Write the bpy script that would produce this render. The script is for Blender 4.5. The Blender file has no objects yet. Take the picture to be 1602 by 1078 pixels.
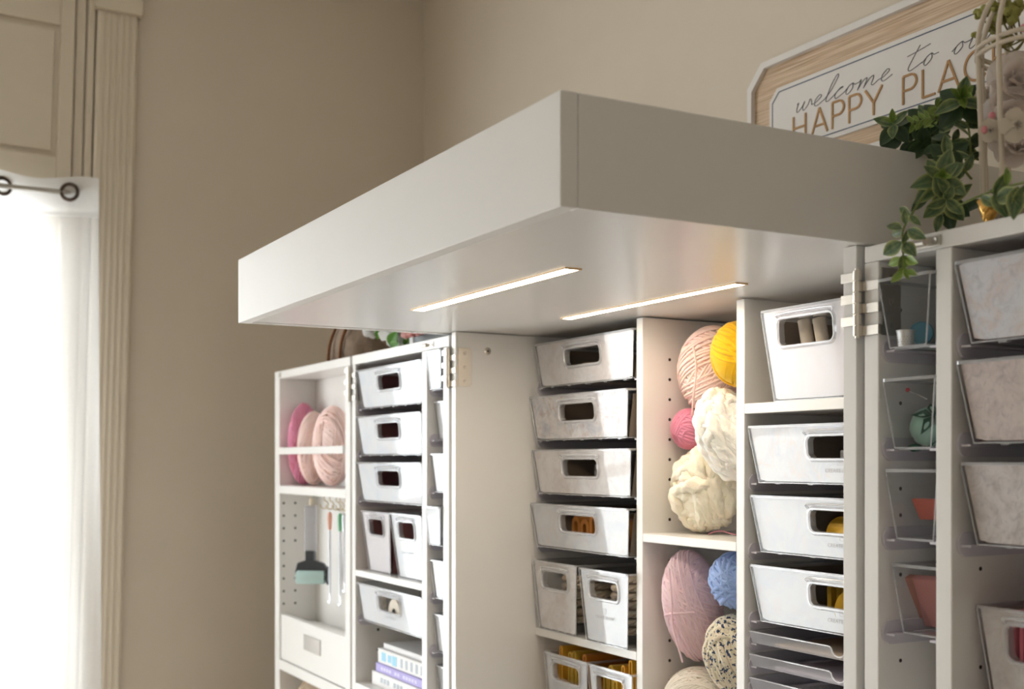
import bpy, math, random
import numpy as np
from mathutils import Vector, Matrix

# ------------------------------------------------------------------ camera, sky, exposure
SC = bpy.context.scene
COL = SC.collection
EYE = 1.6
CAM = (1.9976, -0.9797, EYE)
TH = math.radians(61.045)
FPX, HOR = 1847.5, 720.9
cam_data = bpy.data.cameras.new('camera')
cam = bpy.data.objects.new('camera', cam_data)
COL.objects.link(cam)
cam.location = CAM
cam.rotation_euler = (math.pi / 2, 0, TH)
cam_data.sensor_width = 36.0
cam_data.lens = 36.0 * FPX / 1602
cam_data.shift_y = (HOR - 539) / 1602
cam_data.clip_start = 0.05
cam_data.dof.use_dof = True
cam_data.dof.focus_distance = 1.62
cam_data.dof.aperture_fstop = 5.6
SC.camera = cam

world = bpy.data.worlds.new('overcast_sky')
SC.world = world
world.use_nodes = True
WN = world.node_tree.nodes
WN['Background'].inputs[0].default_value = (0.93, 0.97, 1.0, 1)
WN['Background'].inputs[1].default_value = 14.4


def area(name, loc, rot, sx, sy, energy=0, col=(1, 1, 1), portal=False):
    d = bpy.data.lights.new(name, 'AREA')
    d.shape = 'RECTANGLE'
    d.size, d.size_y = sx, sy
    d.energy = energy
    d.color = col
    if portal:
        d.cycles.is_portal = True
    o = bpy.data.objects.new(name, d)
    COL.objects.link(o)
    o.location = loc
    o.rotation_euler = rot
    return o


WIN_Y0, WIN_Y1, WIN_Z0, WIN_Z1 = -2.20, -0.49, 0.40, 2.28          # window in the left wall
area('window_portal', (-1.57, (WIN_Y0 + WIN_Y1) / 2, (WIN_Z0 + WIN_Z1) / 2), (0, -math.pi / 2, 0),
     WIN_Z1 - WIN_Z0, WIN_Y1 - WIN_Y0, portal=True)

FILL_Y0, FILL_Y1, FILL_Z0, FILL_Z1 = -2.75, -2.25, 1.35, 1.85          # unseen opening added in the right wall for fill light
area('window_portal', (3.66, (FILL_Y0 + FILL_Y1) / 2, (FILL_Z0 + FILL_Z1) / 2), (0, math.pi / 2, 0),  # portal of the added fill opening
     FILL_Z1 - FILL_Z0, FILL_Y1 - FILL_Y0, portal=True)
SC.view_settings.view_transform = 'Standard'
SC.view_settings.look = 'None'
SC.view_settings.gamma = 1.0
SC.view_settings.use_curve_mapping = False
SC.view_settings.exposure = 0.0
SC.cycles.max_bounces = 10
SC.cycles.diffuse_bounces = 5
SC.cycles.glossy_bounces = 4
SC.cycles.transparent_max_bounces = 24
SC.cycles.transmission_bounces = 6
SC.cycles.sample_clamp_indirect = 6.0
SC.cycles.caustics_reflective = False
SC.cycles.caustics_refractive = False

R = random.Random(7)


def at(px, py, y):
    """the point on the plane y seen at a pixel of the 1602 x 1078 photograph"""
    k = (px - 801) / FPX
    s, c = math.sin(TH), math.cos(TH)
    t = (y - CAM[1]) / (k * s + c)
    return Vector((CAM[0] + t * (k * c - s), y, EYE - t * (py - HOR) / FPX))


# ------------------------------------------------------------------ materials
def new_mat(name):
    m = bpy.data.materials.new(name)
    m.use_nodes = True
    nt = m.node_tree
    return m, nt, nt.nodes['Principled BSDF']


def setin(b, key, v):
    if key in b.inputs:
        b.inputs[key].default_value = v


def plain(name, col, rough=0.5, spec=0.5, metal=0.0, var=0.04, vscale=30, bump=0.0, bscale=200, stretch=(1, 1, 1),
          coat=0.0, sss=0.0, sheen=0.0):
    m, nt, b = new_mat(name)
    N, L = nt.nodes, nt.links
    tc = N.new('ShaderNodeTexCoord')
    mp = N.new('ShaderNodeMapping')
    mp.inputs['Scale'].default_value = stretch
    L.new(tc.outputs['Object'], mp.inputs[0])
    nz = N.new('ShaderNodeTexNoise')
    nz.inputs['Scale'].default_value = vscale
    nz.inputs['Detail'].default_value = 4
    L.new(mp.outputs[0], nz.inputs['Vector'])
    mx = N.new('ShaderNodeMix')
    mx.data_type = 'RGBA'
    lo = tuple(max(0, c * (1 - var)) for c in col) + (1,)
    hi = tuple(min(1, c * (1 + var)) for c in col) + (1,)
    mx.inputs[6].default_value = lo
    mx.inputs[7].default_value = hi
    L.new(nz.outputs['Fac'], mx.inputs[0])
    L.new(mx.outputs[2], b.inputs['Base Color'])
    setin(b, 'Roughness', rough)
    setin(b, 'Specular IOR Level', spec)
    setin(b, 'Metallic', metal)
    setin(b, 'Coat Weight', coat)
    setin(b, 'Coat Roughness', 0.05)
    setin(b, 'Sheen Weight', sheen)
    if sss:
        setin(b, 'Subsurface Weight', sss)
        setin(b, 'Subsurface Scale', 0.01)
    if bump:
        n2 = N.new('ShaderNodeTexNoise')
        n2.inputs['Scale'].default_value = bscale
        n2.inputs['Detail'].default_value = 3
        L.new(mp.outputs[0], n2.inputs['Vector'])
        bp = N.new('ShaderNodeBump')
        bp.inputs['Strength'].default_value = bump
        bp.inputs['Distance'].default_value = 0.002
        L.new(n2.outputs['Fac'], bp.inputs['Height'])
        L.new(bp.outputs[0], b.inputs['Normal'])
    return m


def clear(name, tint=(0.94, 0.95, 0.96), rough=0.04, ior=1.5, haze=0.0, hazecol=(0.8, 0.8, 0.85)):
    """clear sheet plastic: straight-through light plus a fresnel reflection and a little haze"""
    m, nt, b = new_mat(name)
    N, L = nt.nodes, nt.links
    N.remove(b)
    out = N['Material Output']
    tr = N.new('ShaderNodeBsdfTransparent')
    tr.inputs[0].default_value = tint + (1,)
    gl = N.new('ShaderNodeBsdfGlossy')
    gl.inputs['Roughness'].default_value = rough
    gl.inputs[0].default_value = (1, 1, 1, 1)
    fr = N.new('ShaderNodeFresnel')
    ge = N.new('ShaderNodeNewGeometry')
    mr = N.new('ShaderNodeMapRange')
    mr.inputs['To Min'].default_value = ior
    mr.inputs['To Max'].default_value = 1 / ior
    L.new(ge.outputs['Backfacing'], mr.inputs[0])
    L.new(mr.outputs[0], fr.inputs[0])
    mx = N.new('ShaderNodeMixShader')
    L.new(fr.outputs[0], mx.inputs[0])
    src = tr
    if haze:
        df = N.new('ShaderNodeBsdfDiffuse')
        df.inputs[0].default_value = hazecol + (1,)
        m2 = N.new('ShaderNodeMixShader')
        m2.inputs[0].default_value = haze
        L.new(tr.outputs[0], m2.inputs[1])
        L.new(df.outputs[0], m2.inputs[2])
        src = m2
    L.new(src.outputs[0], mx.inputs[1])
    L.new(gl.outputs[0], mx.inputs[2])
    L.new(mx.outputs[0], out.inputs[0])
    return m


def paper(name, base, blot, blot2, scale=9, amount=0.5, rough=0.45):
    """printed scrapbook paper: two soft colour washes over a pale ground"""
    m, nt, b = new_mat(name)
    N, L = nt.nodes, nt.links
    tc = N.new('ShaderNodeTexCoord')
    mp = N.new('ShaderNodeMapping')
    oi = N.new('ShaderNodeObjectInfo')
    L.new(tc.outputs['Object'], mp.inputs[0])
    L.new(oi.outputs['Location'], mp.inputs['Location'])
    last = None
    for i, (c, sc, lo, hi) in enumerate(((blot, scale, 0.46, 0.70), (blot2, scale * 2.7, 0.50, 0.74))):
        nz = N.new('ShaderNodeTexNoise')
        nz.inputs['Scale'].default_value = sc
        nz.inputs['Detail'].default_value = 8
        nz.inputs['Roughness'].default_value = 0.65
        nz.inputs['Distortion'].default_value = 1.2
        L.new(mp.outputs[0], nz.inputs['Vector'])
        rp = N.new('ShaderNodeMapRange')
        rp.inputs['From Min'].default_value = lo
        rp.inputs['From Max'].default_value = hi
        rp.inputs['To Max'].default_value = amount
        L.new(nz.outputs['Fac'], rp.inputs[0])
        mx = N.new('ShaderNodeMix')
        mx.data_type = 'RGBA'
        if last is None:
            mx.inputs[6].default_value = base + (1,)
        else:
            L.new(last, mx.inputs[6])
        mx.inputs[7].default_value = c + (1,)
        L.new(rp.outputs[0], mx.inputs[0])
        last = mx.outputs[2]
    L.new(last, b.inputs['Base Color'])
    setin(b, 'Roughness', rough)
    setin(b, 'Specular IOR Level', 0.25)
    return m


def yarn_mat(name, col, col2=None, dash=None, fuzz=0.35, scale=700, sheen=0.15):
    m, nt, b = new_mat(name)
    N, L = nt.nodes, nt.links
    tc = N.new('ShaderNodeTexCoord')
    nz = N.new('ShaderNodeTexNoise')
    nz.inputs['Scale'].default_value = 45
    nz.inputs['Detail'].default_value = 6
    L.new(tc.outputs['Object'], nz.inputs['Vector'])
    mx = N.new('ShaderNodeMix')
    mx.data_type = 'RGBA'
    c2 = col2 or tuple(c * 0.86 for c in col)
    mx.inputs[6].default_value = c2 + (1,)
    mx.inputs[7].default_value = col + (1,)
    L.new(nz.outputs['Fac'], mx.inputs[0])
    last = mx.outputs[2]
    if dash:
        n2 = N.new('ShaderNodeTexNoise')
        n2.inputs['Scale'].default_value = 190
        n2.inputs['Detail'].default_value = 2
        L.new(tc.outputs['Object'], n2.inputs['Vector'])
        rp = N.new('ShaderNodeMapRange')
        rp.inputs['From Min'].default_value = 0.575
        rp.inputs['From Max'].default_value = 0.60
        L.new(n2.outputs['Fac'], rp.inputs[0])
        m2 = N.new('ShaderNodeMix')
        m2.data_type = 'RGBA'
        L.new(rp.outputs[0], m2.inputs[0])
        L.new(last, m2.inputs[6])
        m2.inputs[7].default_value = dash + (1,)
        last = m2.outputs[2]
    L.new(last, b.inputs['Base Color'])
    setin(b, 'Roughness', 0.85)
    setin(b, 'Specular IOR Level', 0.15)
    setin(b, 'Sheen Weight', sheen)
    setin(b, 'Subsurface Weight', 0.1)
    setin(b, 'Subsurface Scale', 0.008)
    n3 = N.new('ShaderNodeTexNoise')
    n3.inputs['Scale'].default_value = scale
    n3.inputs['Detail'].default_value = 4
    L.new(tc.outputs['Object'], n3.inputs['Vector'])
    bp = N.new('ShaderNodeBump')
    bp.inputs['Strength'].default_value = fuzz
    bp.inputs['Distance'].default_value = 0.002
    L.new(n3.outputs['Fac'], bp.inputs['Height'])
    L.new(bp.outputs[0], b.inputs['Normal'])
    return m


def emitter(name, col, strength):
    m, nt, b = new_mat(name)
    setin(b, 'Base Color', (0.9, 0.9, 0.88, 1))
    b.inputs['Emission Color'].default_value = col + (1,)
    b.inputs['Emission Strength'].default_value = strength
    return m


def curtain_mat(name, sheer, tint):
    m, nt, b = new_mat(name)
    N, L = nt.nodes, nt.links
    N.remove(b)
    out = N['Material Output']
    df = N.new('ShaderNodeBsdfDiffuse')
    df.inputs[0].default_value = (0.86, 0.85, 0.84, 1)
    tl = N.new('ShaderNodeBsdfTranslucent')
    tl.inputs[0].default_value = tint + (1,)
    m1 = N.new('ShaderNodeMixShader')
    m1.inputs[0].default_value = 0.55
    L.new(df.outputs[0], m1.inputs[1])
    L.new(tl.outputs[0], m1.inputs[2])
    tr = N.new('ShaderNodeBsdfTransparent')
    m2 = N.new('ShaderNodeMixShader')
    tc = N.new('ShaderNodeTexCoord')
    wv = N.new('ShaderNodeTexNoise')
    wv.inputs['Scale'].default_value = 300
    L.new(tc.outputs['Object'], wv.inputs['Vector'])
    rp = N.new('ShaderNodeMapRange')
    rp.inputs['To Min'].default_value = sheer - 0.06
    rp.inputs['To Max'].default_value = sheer + 0.06
    L.new(wv.outputs['Fac'], rp.inputs[0])
    L.new(rp.outputs[0], m2.inputs[0])
    L.new(m1.outputs[0], m2.inputs[1])
    L.new(tr.outputs[0], m2.inputs[2])
    L.new(m2.outputs[0], out.inputs[0])
    return m


def petal_mat(name, col, thin=0.4):
    """thin silk: part of the light passes through the petal"""
    m, nt, b = new_mat(name)
    N, L = nt.nodes, nt.links
    N.remove(b)
    tc = N.new('ShaderNodeTexCoord')
    nz = N.new('ShaderNodeTexNoise')
    nz.inputs['Scale'].default_value = 60
    L.new(tc.outputs['Object'], nz.inputs['Vector'])
    mc = N.new('ShaderNodeMix')
    mc.data_type = 'RGBA'
    mc.inputs[6].default_value = tuple(c * 0.93 for c in col) + (1,)
    mc.inputs[7].default_value = col + (1,)
    L.new(nz.outputs['Fac'], mc.inputs[0])
    df = N.new('ShaderNodeBsdfDiffuse')
    tl = N.new('ShaderNodeBsdfTranslucent')
    L.new(mc.outputs[2], df.inputs[0])
    L.new(mc.outputs[2], tl.inputs[0])
    mx = N.new('ShaderNodeMixShader')
    mx.inputs[0].default_value = thin
    L.new(df.outputs[0], mx.inputs[1])
    L.new(tl.outputs[0], mx.inputs[2])
    L.new(mx.outputs[0], N['Material Output'].inputs[0])
    return m


def leaf_mat(name, dark, edge):
    m, nt, b = new_mat(name)
    N, L = nt.nodes, nt.links
    at_ = N.new('ShaderNodeAttribute')
    at_.attribute_name = 'margin'
    tc = N.new('ShaderNodeTexCoord')
    nz = N.new('ShaderNodeTexNoise')
    nz.inputs['Scale'].default_value = 120
    L.new(tc.outputs['Object'], nz.inputs['Vector'])
    ad = N.new('ShaderNodeMath')
    ad.operation = 'MULTIPLY_ADD'
    ad.inputs[1].default_value = 0.7
    ad.inputs[2].default_value = -0.35
    L.new(nz.outputs['Fac'], ad.inputs[0])
    a2 = N.new('ShaderNodeMath')
    a2.operation = 'ADD'
    a2.use_clamp = True
    L.new(ad.outputs[0], a2.inputs[0])
    L.new(at_.outputs['Fac'], a2.inputs[1])
    mx = N.new('ShaderNodeMix')
    mx.data_type = 'RGBA'
    mx.inputs[6].default_value = dark + (1,)
    mx.inputs[7].default_value = edge + (1,)
    L.new(a2.outputs[0], mx.inputs[0])
    L.new(mx.outputs[2], b.inputs['Base Color'])
    setin(b, 'Roughness', 0.42)
    setin(b, 'Specular IOR Level', 0.4)
    return m


def wood_mat(name, c1, c2, c3):
    """fine horizontal reed-like grain"""
    m, nt, b = new_mat(name)
    N, L = nt.nodes, nt.links
    tc = N.new('ShaderNodeTexCoord')
    mp = N.new('ShaderNodeMapping')
    mp.inputs['Scale'].default_value = (3, 3, 130)
    L.new(tc.outputs['Object'], mp.inputs[0])
    nz = N.new('ShaderNodeTexNoise')
    nz.inputs['Scale'].default_value = 2.0
    nz.inputs['Detail'].default_value = 3
    L.new(mp.outputs[0], nz.inputs['Vector'])
    cr = N.new('ShaderNodeValToRGB')
    cr.color_ramp.elements[0].position = 0.3
    cr.color_ramp.elements[0].color = c1 + (1,)
    cr.color_ramp.elements[1].position = 0.7
    cr.color_ramp.elements[1].color = c3 + (1,)
    e = cr.color_ramp.elements.new(0.5)
    e.color = c2 + (1,)
    L.new(nz.outputs['Fac'], cr.inputs[0])
    L.new(cr.outputs[0], b.inputs['Base Color'])
    setin(b, 'Roughness', 0.6)
    return m


M = {}
M['wall'] = plain('beige_wall_paint', (0.655, 0.572, 0.465), 0.75, 0.25, var=0.03, vscale=5, bump=0.12, bscale=60)
M['trim'] = plain('cream_trim_paint', (0.66, 0.575, 0.455), 0.45, 0.4, var=0.02)
M['ceiling'] = plain('ceiling_paint', (0.88, 0.86, 0.82), 0.8, 0.2)
M['floor'] = wood_mat('floor_wood', (0.58, 0.52, 0.45), (0.66, 0.60, 0.52), (0.72, 0.66, 0.58))
M['white'] = plain('white_melamine', (0.79, 0.765, 0.735), 0.30, 0.5, var=0.012, vscale=12, bump=0.03, bscale=500)
M['panel'] = plain('white_melamine_panel', (0.79, 0.765, 0.735), 0.26, 0.5, var=0.012, vscale=12, bump=0.02, bscale=500)
M['front'] = plain('white_melamine_satin', (0.79, 0.765, 0.735), 0.55, 0.3, var=0.012, vscale=12, bump=0.03, bscale=500)
M['hole'] = plain('dark_hole', (0.05, 0.04, 0.035), 0.9, 0.1)
M['nickel'] = plain('brushed_nickel', (0.66, 0.62, 0.56), 0.32, 0.5, 1.0, var=0.06, vscale=60, stretch=(1, 1, 12), bump=0.05)
M['pull'] = plain('grey_pull_metal', (0.40, 0.37, 0.34), 0.45, 0.5, 0.8)
M['screw'] = plain('screw_steel', (0.55, 0.51, 0.46), 0.35, 0.5, 1.0)
M['clear'] = clear('clear_plastic', ior=1.40)
M['clear_smoky'] = clear('clear_plastic_smoky', (0.90, 0.91, 0.92), 0.05, 1.45, 0.012)
M['rim'] = clear('clear_plastic_rim', (0.93, 0.935, 0.95), 0.10, 1.55, 0.32, (0.90, 0.90, 0.92))
M['tray'] = clear('frosted_tray_plastic', (0.86, 0.86, 0.89), 0.15, 1.5, 0.30, (0.74, 0.74, 0.80))
M['runner'] = plain('runner_plastic', (0.60, 0.57, 0.62), 0.35, 0.5)
M['led'] = emitter('led_diffuser', (1.0, 0.87, 0.69), 44.0)
M['led_rim'] = plain('led_housing', (0.72, 0.5, 0.3), 0.4, 0.5, 0.4)
PW = (0.77, 0.765, 0.78)
M['paper_marble'] = paper('paper_marble', PW, (0.60, 0.63, 0.72), (0.78, 0.66, 0.60), 14, 0.75)
M['paper_blush'] = paper('paper_blush', (0.75, 0.70, 0.71), (0.80, 0.72, 0.72), (0.84, 0.80, 0.83), 8, 0.35)
M['paper_floral'] = paper('paper_floral', (0.84, 0.80, 0.79), (0.36, 0.38, 0.46), (0.48, 0.32, 0.26), 24, 0.85)
M['paper_taupe'] = paper('paper_taupe', (0.85, 0.81, 0.80), (0.70, 0.60, 0.57), (0.62, 0.57, 0.56), 15, 0.75)
M['paper_white'] = paper('paper_white', (0.77, 0.77, 0.78), (0.62, 0.66, 0.77), (0.82, 0.71, 0.69), 12, 0.55)
M['paper_old'] = paper('paper_old_rose', (0.74, 0.72, 0.74), (0.70, 0.48, 0.38), (0.44, 0.42, 0.46), 26, 0.7)
M['paper_rose'] = paper('paper_rose', (0.68, 0.57, 0.52), (0.44, 0.34, 0.31), (0.30, 0.27, 0.28), 26, 0.8)
M['paper_script'] = paper('paper_script', (0.70, 0.63, 0.60), (0.44, 0.37, 0.34), (0.34, 0.31, 0.32), 34, 0.75)
M['ink'] = plain('pale_grey_ink', (0.52, 0.50, 0.51), 0.6)
M['pink_pale'] = yarn_mat('pale_pink_yarn', (0.97, 0.745, 0.69), (0.95, 0.65, 0.59))
M['pink_baby'] = yarn_mat('baby_pink_yarn', (0.97, 0.735, 0.775), (0.95, 0.64, 0.69))
M['pink_rose'] = yarn_mat('rose_pink_yarn', (0.78, 0.30, 0.42), (0.70, 0.24, 0.36))
M['yellow'] = yarn_mat('mustard_yellow_yarn', (0.87, 0.50, 0.015), (0.80, 0.42, 0.01))
M['blue'] = yarn_mat('powder_blue_yarn', (0.36, 0.48, 0.80), (0.30, 0.41, 0.72))
M['ivory'] = yarn_mat('ivory_roving', (0.95, 0.905, 0.845), (0.92, 0.86, 0.78), fuzz=0.6, scale=260)
M['cream'] = yarn_mat('cream_roving', (0.95, 0.875, 0.73), (0.92, 0.82, 0.65), fuzz=0.6, scale=260)
M['milk'] = yarn_mat('milk_white_yarn', (0.95, 0.86, 0.76), (0.91, 0.80, 0.69))
M['speckle'] = yarn_mat('cream_navy_yarn', (0.80, 0.71, 0.55), (0.70, 0.60, 0.45), dash=(0.035, 0.06, 0.13), fuzz=0.6, scale=300)
M['oat'] = yarn_mat('oatmeal_yarn', (0.66, 0.52, 0.38), (0.36, 0.24, 0.16))
M['rope'] = yarn_mat('cotton_rope', (0.66, 0.55, 0.42), (0.56, 0.45, 0.33), fuzz=0.7, scale=400)
M['wine'] = plain('wine_thread', (0.28, 0.10, 0.12), 0.8)


def fabric(name, c):
    return plain(name, c, 0.85, 0.15, var=0.12, vscale=14, bump=0.3, bscale=600, sheen=0.3)


M['ochre'] = fabric('ochre_cotton', (0.72, 0.36, 0.02))
M['gold_cloth'] = fabric('gold_cotton', (0.62, 0.38, 0.03))
M['amber'] = fabric('amber_cotton', (0.55, 0.20, 0.02))
M['dim_maroon'] = fabric('maroon_dim_inside', (0.26, 0.11, 0.105))  # dark tones that put the dimness inside the drawers into colour
M['dim_brown'] = fabric('brown_dim_inside', (0.26, 0.195, 0.14))
M['dim_taupe'] = fabric('taupe_dim_inside', (0.30, 0.235, 0.18))
M['pinkcloth'] = fabric('pink_cotton', (0.72, 0.20, 0.26))
M['rosecloth'] = fabric('rose_cotton', (0.74, 0.30, 0.30))
M['redcloth'] = fabric('raspberry_cotton', (0.50, 0.06, 0.12))
M['black'] = plain('black_plastic', (0.05, 0.055, 0.065), 0.4)
M['mint'] = plain('mint_rubber', (0.50, 0.68, 0.66), 0.4)
M['acrylic'] = clear('acrylic_handle', (0.82, 0.82, 0.85), 0.06, 1.5, 0.25, (0.85, 0.85, 0.9))
M['peach'] = plain('peach_plastic', (0.80, 0.42, 0.32), 0.5)
M['green_grip'] = plain('green_plastic', (0.22, 0.52, 0.30), 0.5)
M['steel'] = plain('needle_steel', (0.62, 0.63, 0.67), 0.25, 0.5, 1.0)
M['wire'] = plain('cream_wire', (0.66, 0.58, 0.47), 0.55, 0.3)
M['brass_wire'] = plain('pale_brass_hook', (0.72, 0.62, 0.46), 0.35, 0.5, 0.6)
M['book_white'] = plain('book_cover_white', (0.80, 0.78, 0.77), 0.5, var=0.02)
M['book_lilac'] = plain('book_cover_lilac', (0.40, 0.34, 0.70), 0.5)
M['pages'] = plain('book_pages', (0.78, 0.72, 0.62), 0.8, stretch=(1, 1, 60), var=0.08)
M['print_blue'] = plain('sky_blue_print', (0.32, 0.62, 0.78), 0.6)
M['print_grey'] = plain('grey_print', (0.45, 0.50, 0.55), 0.6)
M['print_pale'] = plain('pale_lilac_print', (0.66, 0.62, 0.84), 0.6)
M['print_orange'] = plain('orange_print', (0.88, 0.62, 0.30), 0.6)
M['hessian'] = plain('hessian', (0.25, 0.185, 0.135), 0.9, 0.1, var=0.4, vscale=60, bump=1.0, bscale=260)
M['cord'] = plain('brown_cord', (0.20, 0.09, 0.045), 0.8, 0.1)
M['petal'] = petal_mat('white_petal', (0.90, 0.89, 0.87))
M['blush_petal'] = petal_mat('cream_petal', (0.93, 0.86, 0.82), 0.5)
M['bud'] = plain('pink_bud', (0.75, 0.30, 0.33), 0.6, 0.2)
M['pinkpetal'] = petal_mat('pink_petal', (0.84, 0.50, 0.47))
M['slate'] = plain('slate_grey_board', (0.10, 0.115, 0.12), 0.5)
M['leaf'] = leaf_mat('variegated_leaf', (0.055, 0.105, 0.045), (0.42, 0.46, 0.17))
M['leaf_dark'] = leaf_mat('dark_leaf', (0.025, 0.055, 0.02), (0.07, 0.12, 0.04))
M['leaf_young'] = leaf_mat('young_leaf', (0.16, 0.26, 0.045), (0.36, 0.44, 0.13))
M['leaf_bright'] = leaf_mat('bright_leaf', (0.06, 0.22, 0.015), (0.20, 0.42, 0.04))
M['stem'] = plain('green_stem', (0.16, 0.20, 0.05), 0.6)
M['sprig'] = plain('olive_seed_heads', (0.30, 0.29, 0.07), 0.7, var=0.35, vscale=120, bump=0.6, bscale=300)
M['twig'] = plain('olive_twig', (0.17, 0.14, 0.03), 0.7)
M['foil'] = plain('gold_foil', (0.62, 0.36, 0.10), 0.28, 0.5, 1.0, var=0.2, vscale=80, bump=0.8, bscale=90)
M['filigree'] = plain('cream_painted_metal', (0.62, 0.55, 0.45), 0.55, 0.3)
M['reed'] = wood_mat('reed_board', (0.40, 0.26, 0.15), (0.58, 0.42, 0.28), (0.74, 0.60, 0.44))
M['sign_white'] = plain('white_sign_board', (0.74, 0.70, 0.66), 0.5, var=0.03)
M['navy_line'] = plain('navy_paint', (0.08, 0.11, 0.17), 0.6)
M['script_ink'] = plain('charcoal_paint', (0.12, 0.12, 0.14), 0.6)
M['letter_wood'] = plain('tan_wood_letters', (0.42, 0.23, 0.09), 0.6, var=0.35, vscale=6, stretch=(1, 1, 6))
M['bronze'] = plain('dark_bronze', (0.09, 0.06, 0.045), 0.35, 0.5, 0.7)
M['rod'] = plain('curtain_rod_steel', (0.42, 0.39, 0.34), 0.35, 0.5, 0.8)
M['curtain'] = curtain_mat('sheer_curtain', 0.34, (0.70, 0.695, 0.69))
M['hem'] = curtain_mat('curtain_hem', 0.10, (0.86, 0.855, 0.85))
M['glass'] = clear('window_glass', (0.97, 0.98, 0.98), 0.0, 1.45)
M['thimble'] = plain('thimble_steel', (0.72, 0.71, 0.68), 0.28, 0.5, 1.0, bump=0.4, bscale=900)
M['teal'] = plain('teal_plastic', (0.02, 0.22, 0.32), 0.4)
M['aqua'] = plain('aqua_satin', (0.36, 0.62, 0.52), 0.5, var=0.06, sheen=0.4)
M['felt'] = plain('green_felt', (0.02, 0.10, 0.06), 0.9, 0.1)
M['red'] = plain('red_bead', (0.45, 0.03, 0.05), 0.3)
M['coral'] = plain('coral_card', (0.74, 0.16, 0.11), 0.5)
M['rosecard'] = plain('rose_card', (0.62, 0.24, 0.23), 0.5)
M['copper'] = plain('copper_card', (0.56, 0.20, 0.14), 0.45)
M['creamroll'] = plain('cream_card_roll', (0.72, 0.63, 0.52), 0.7)
M['whitecard'] = plain('white_card', (0.78, 0.78, 0.80), 0.6)
M['kraft'] = plain('kraft_paper', (0.66, 0.53, 0.40), 0.7)
M['lilac_paper'] = plain('lilac_paper', (0.64, 0.58, 0.66), 0.7)
M['goldroll'] = plain('gold_satin_ribbon', (0.62, 0.36, 0.02), 0.35, 0.5, 0.2, var=0.3, vscale=20)


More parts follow.
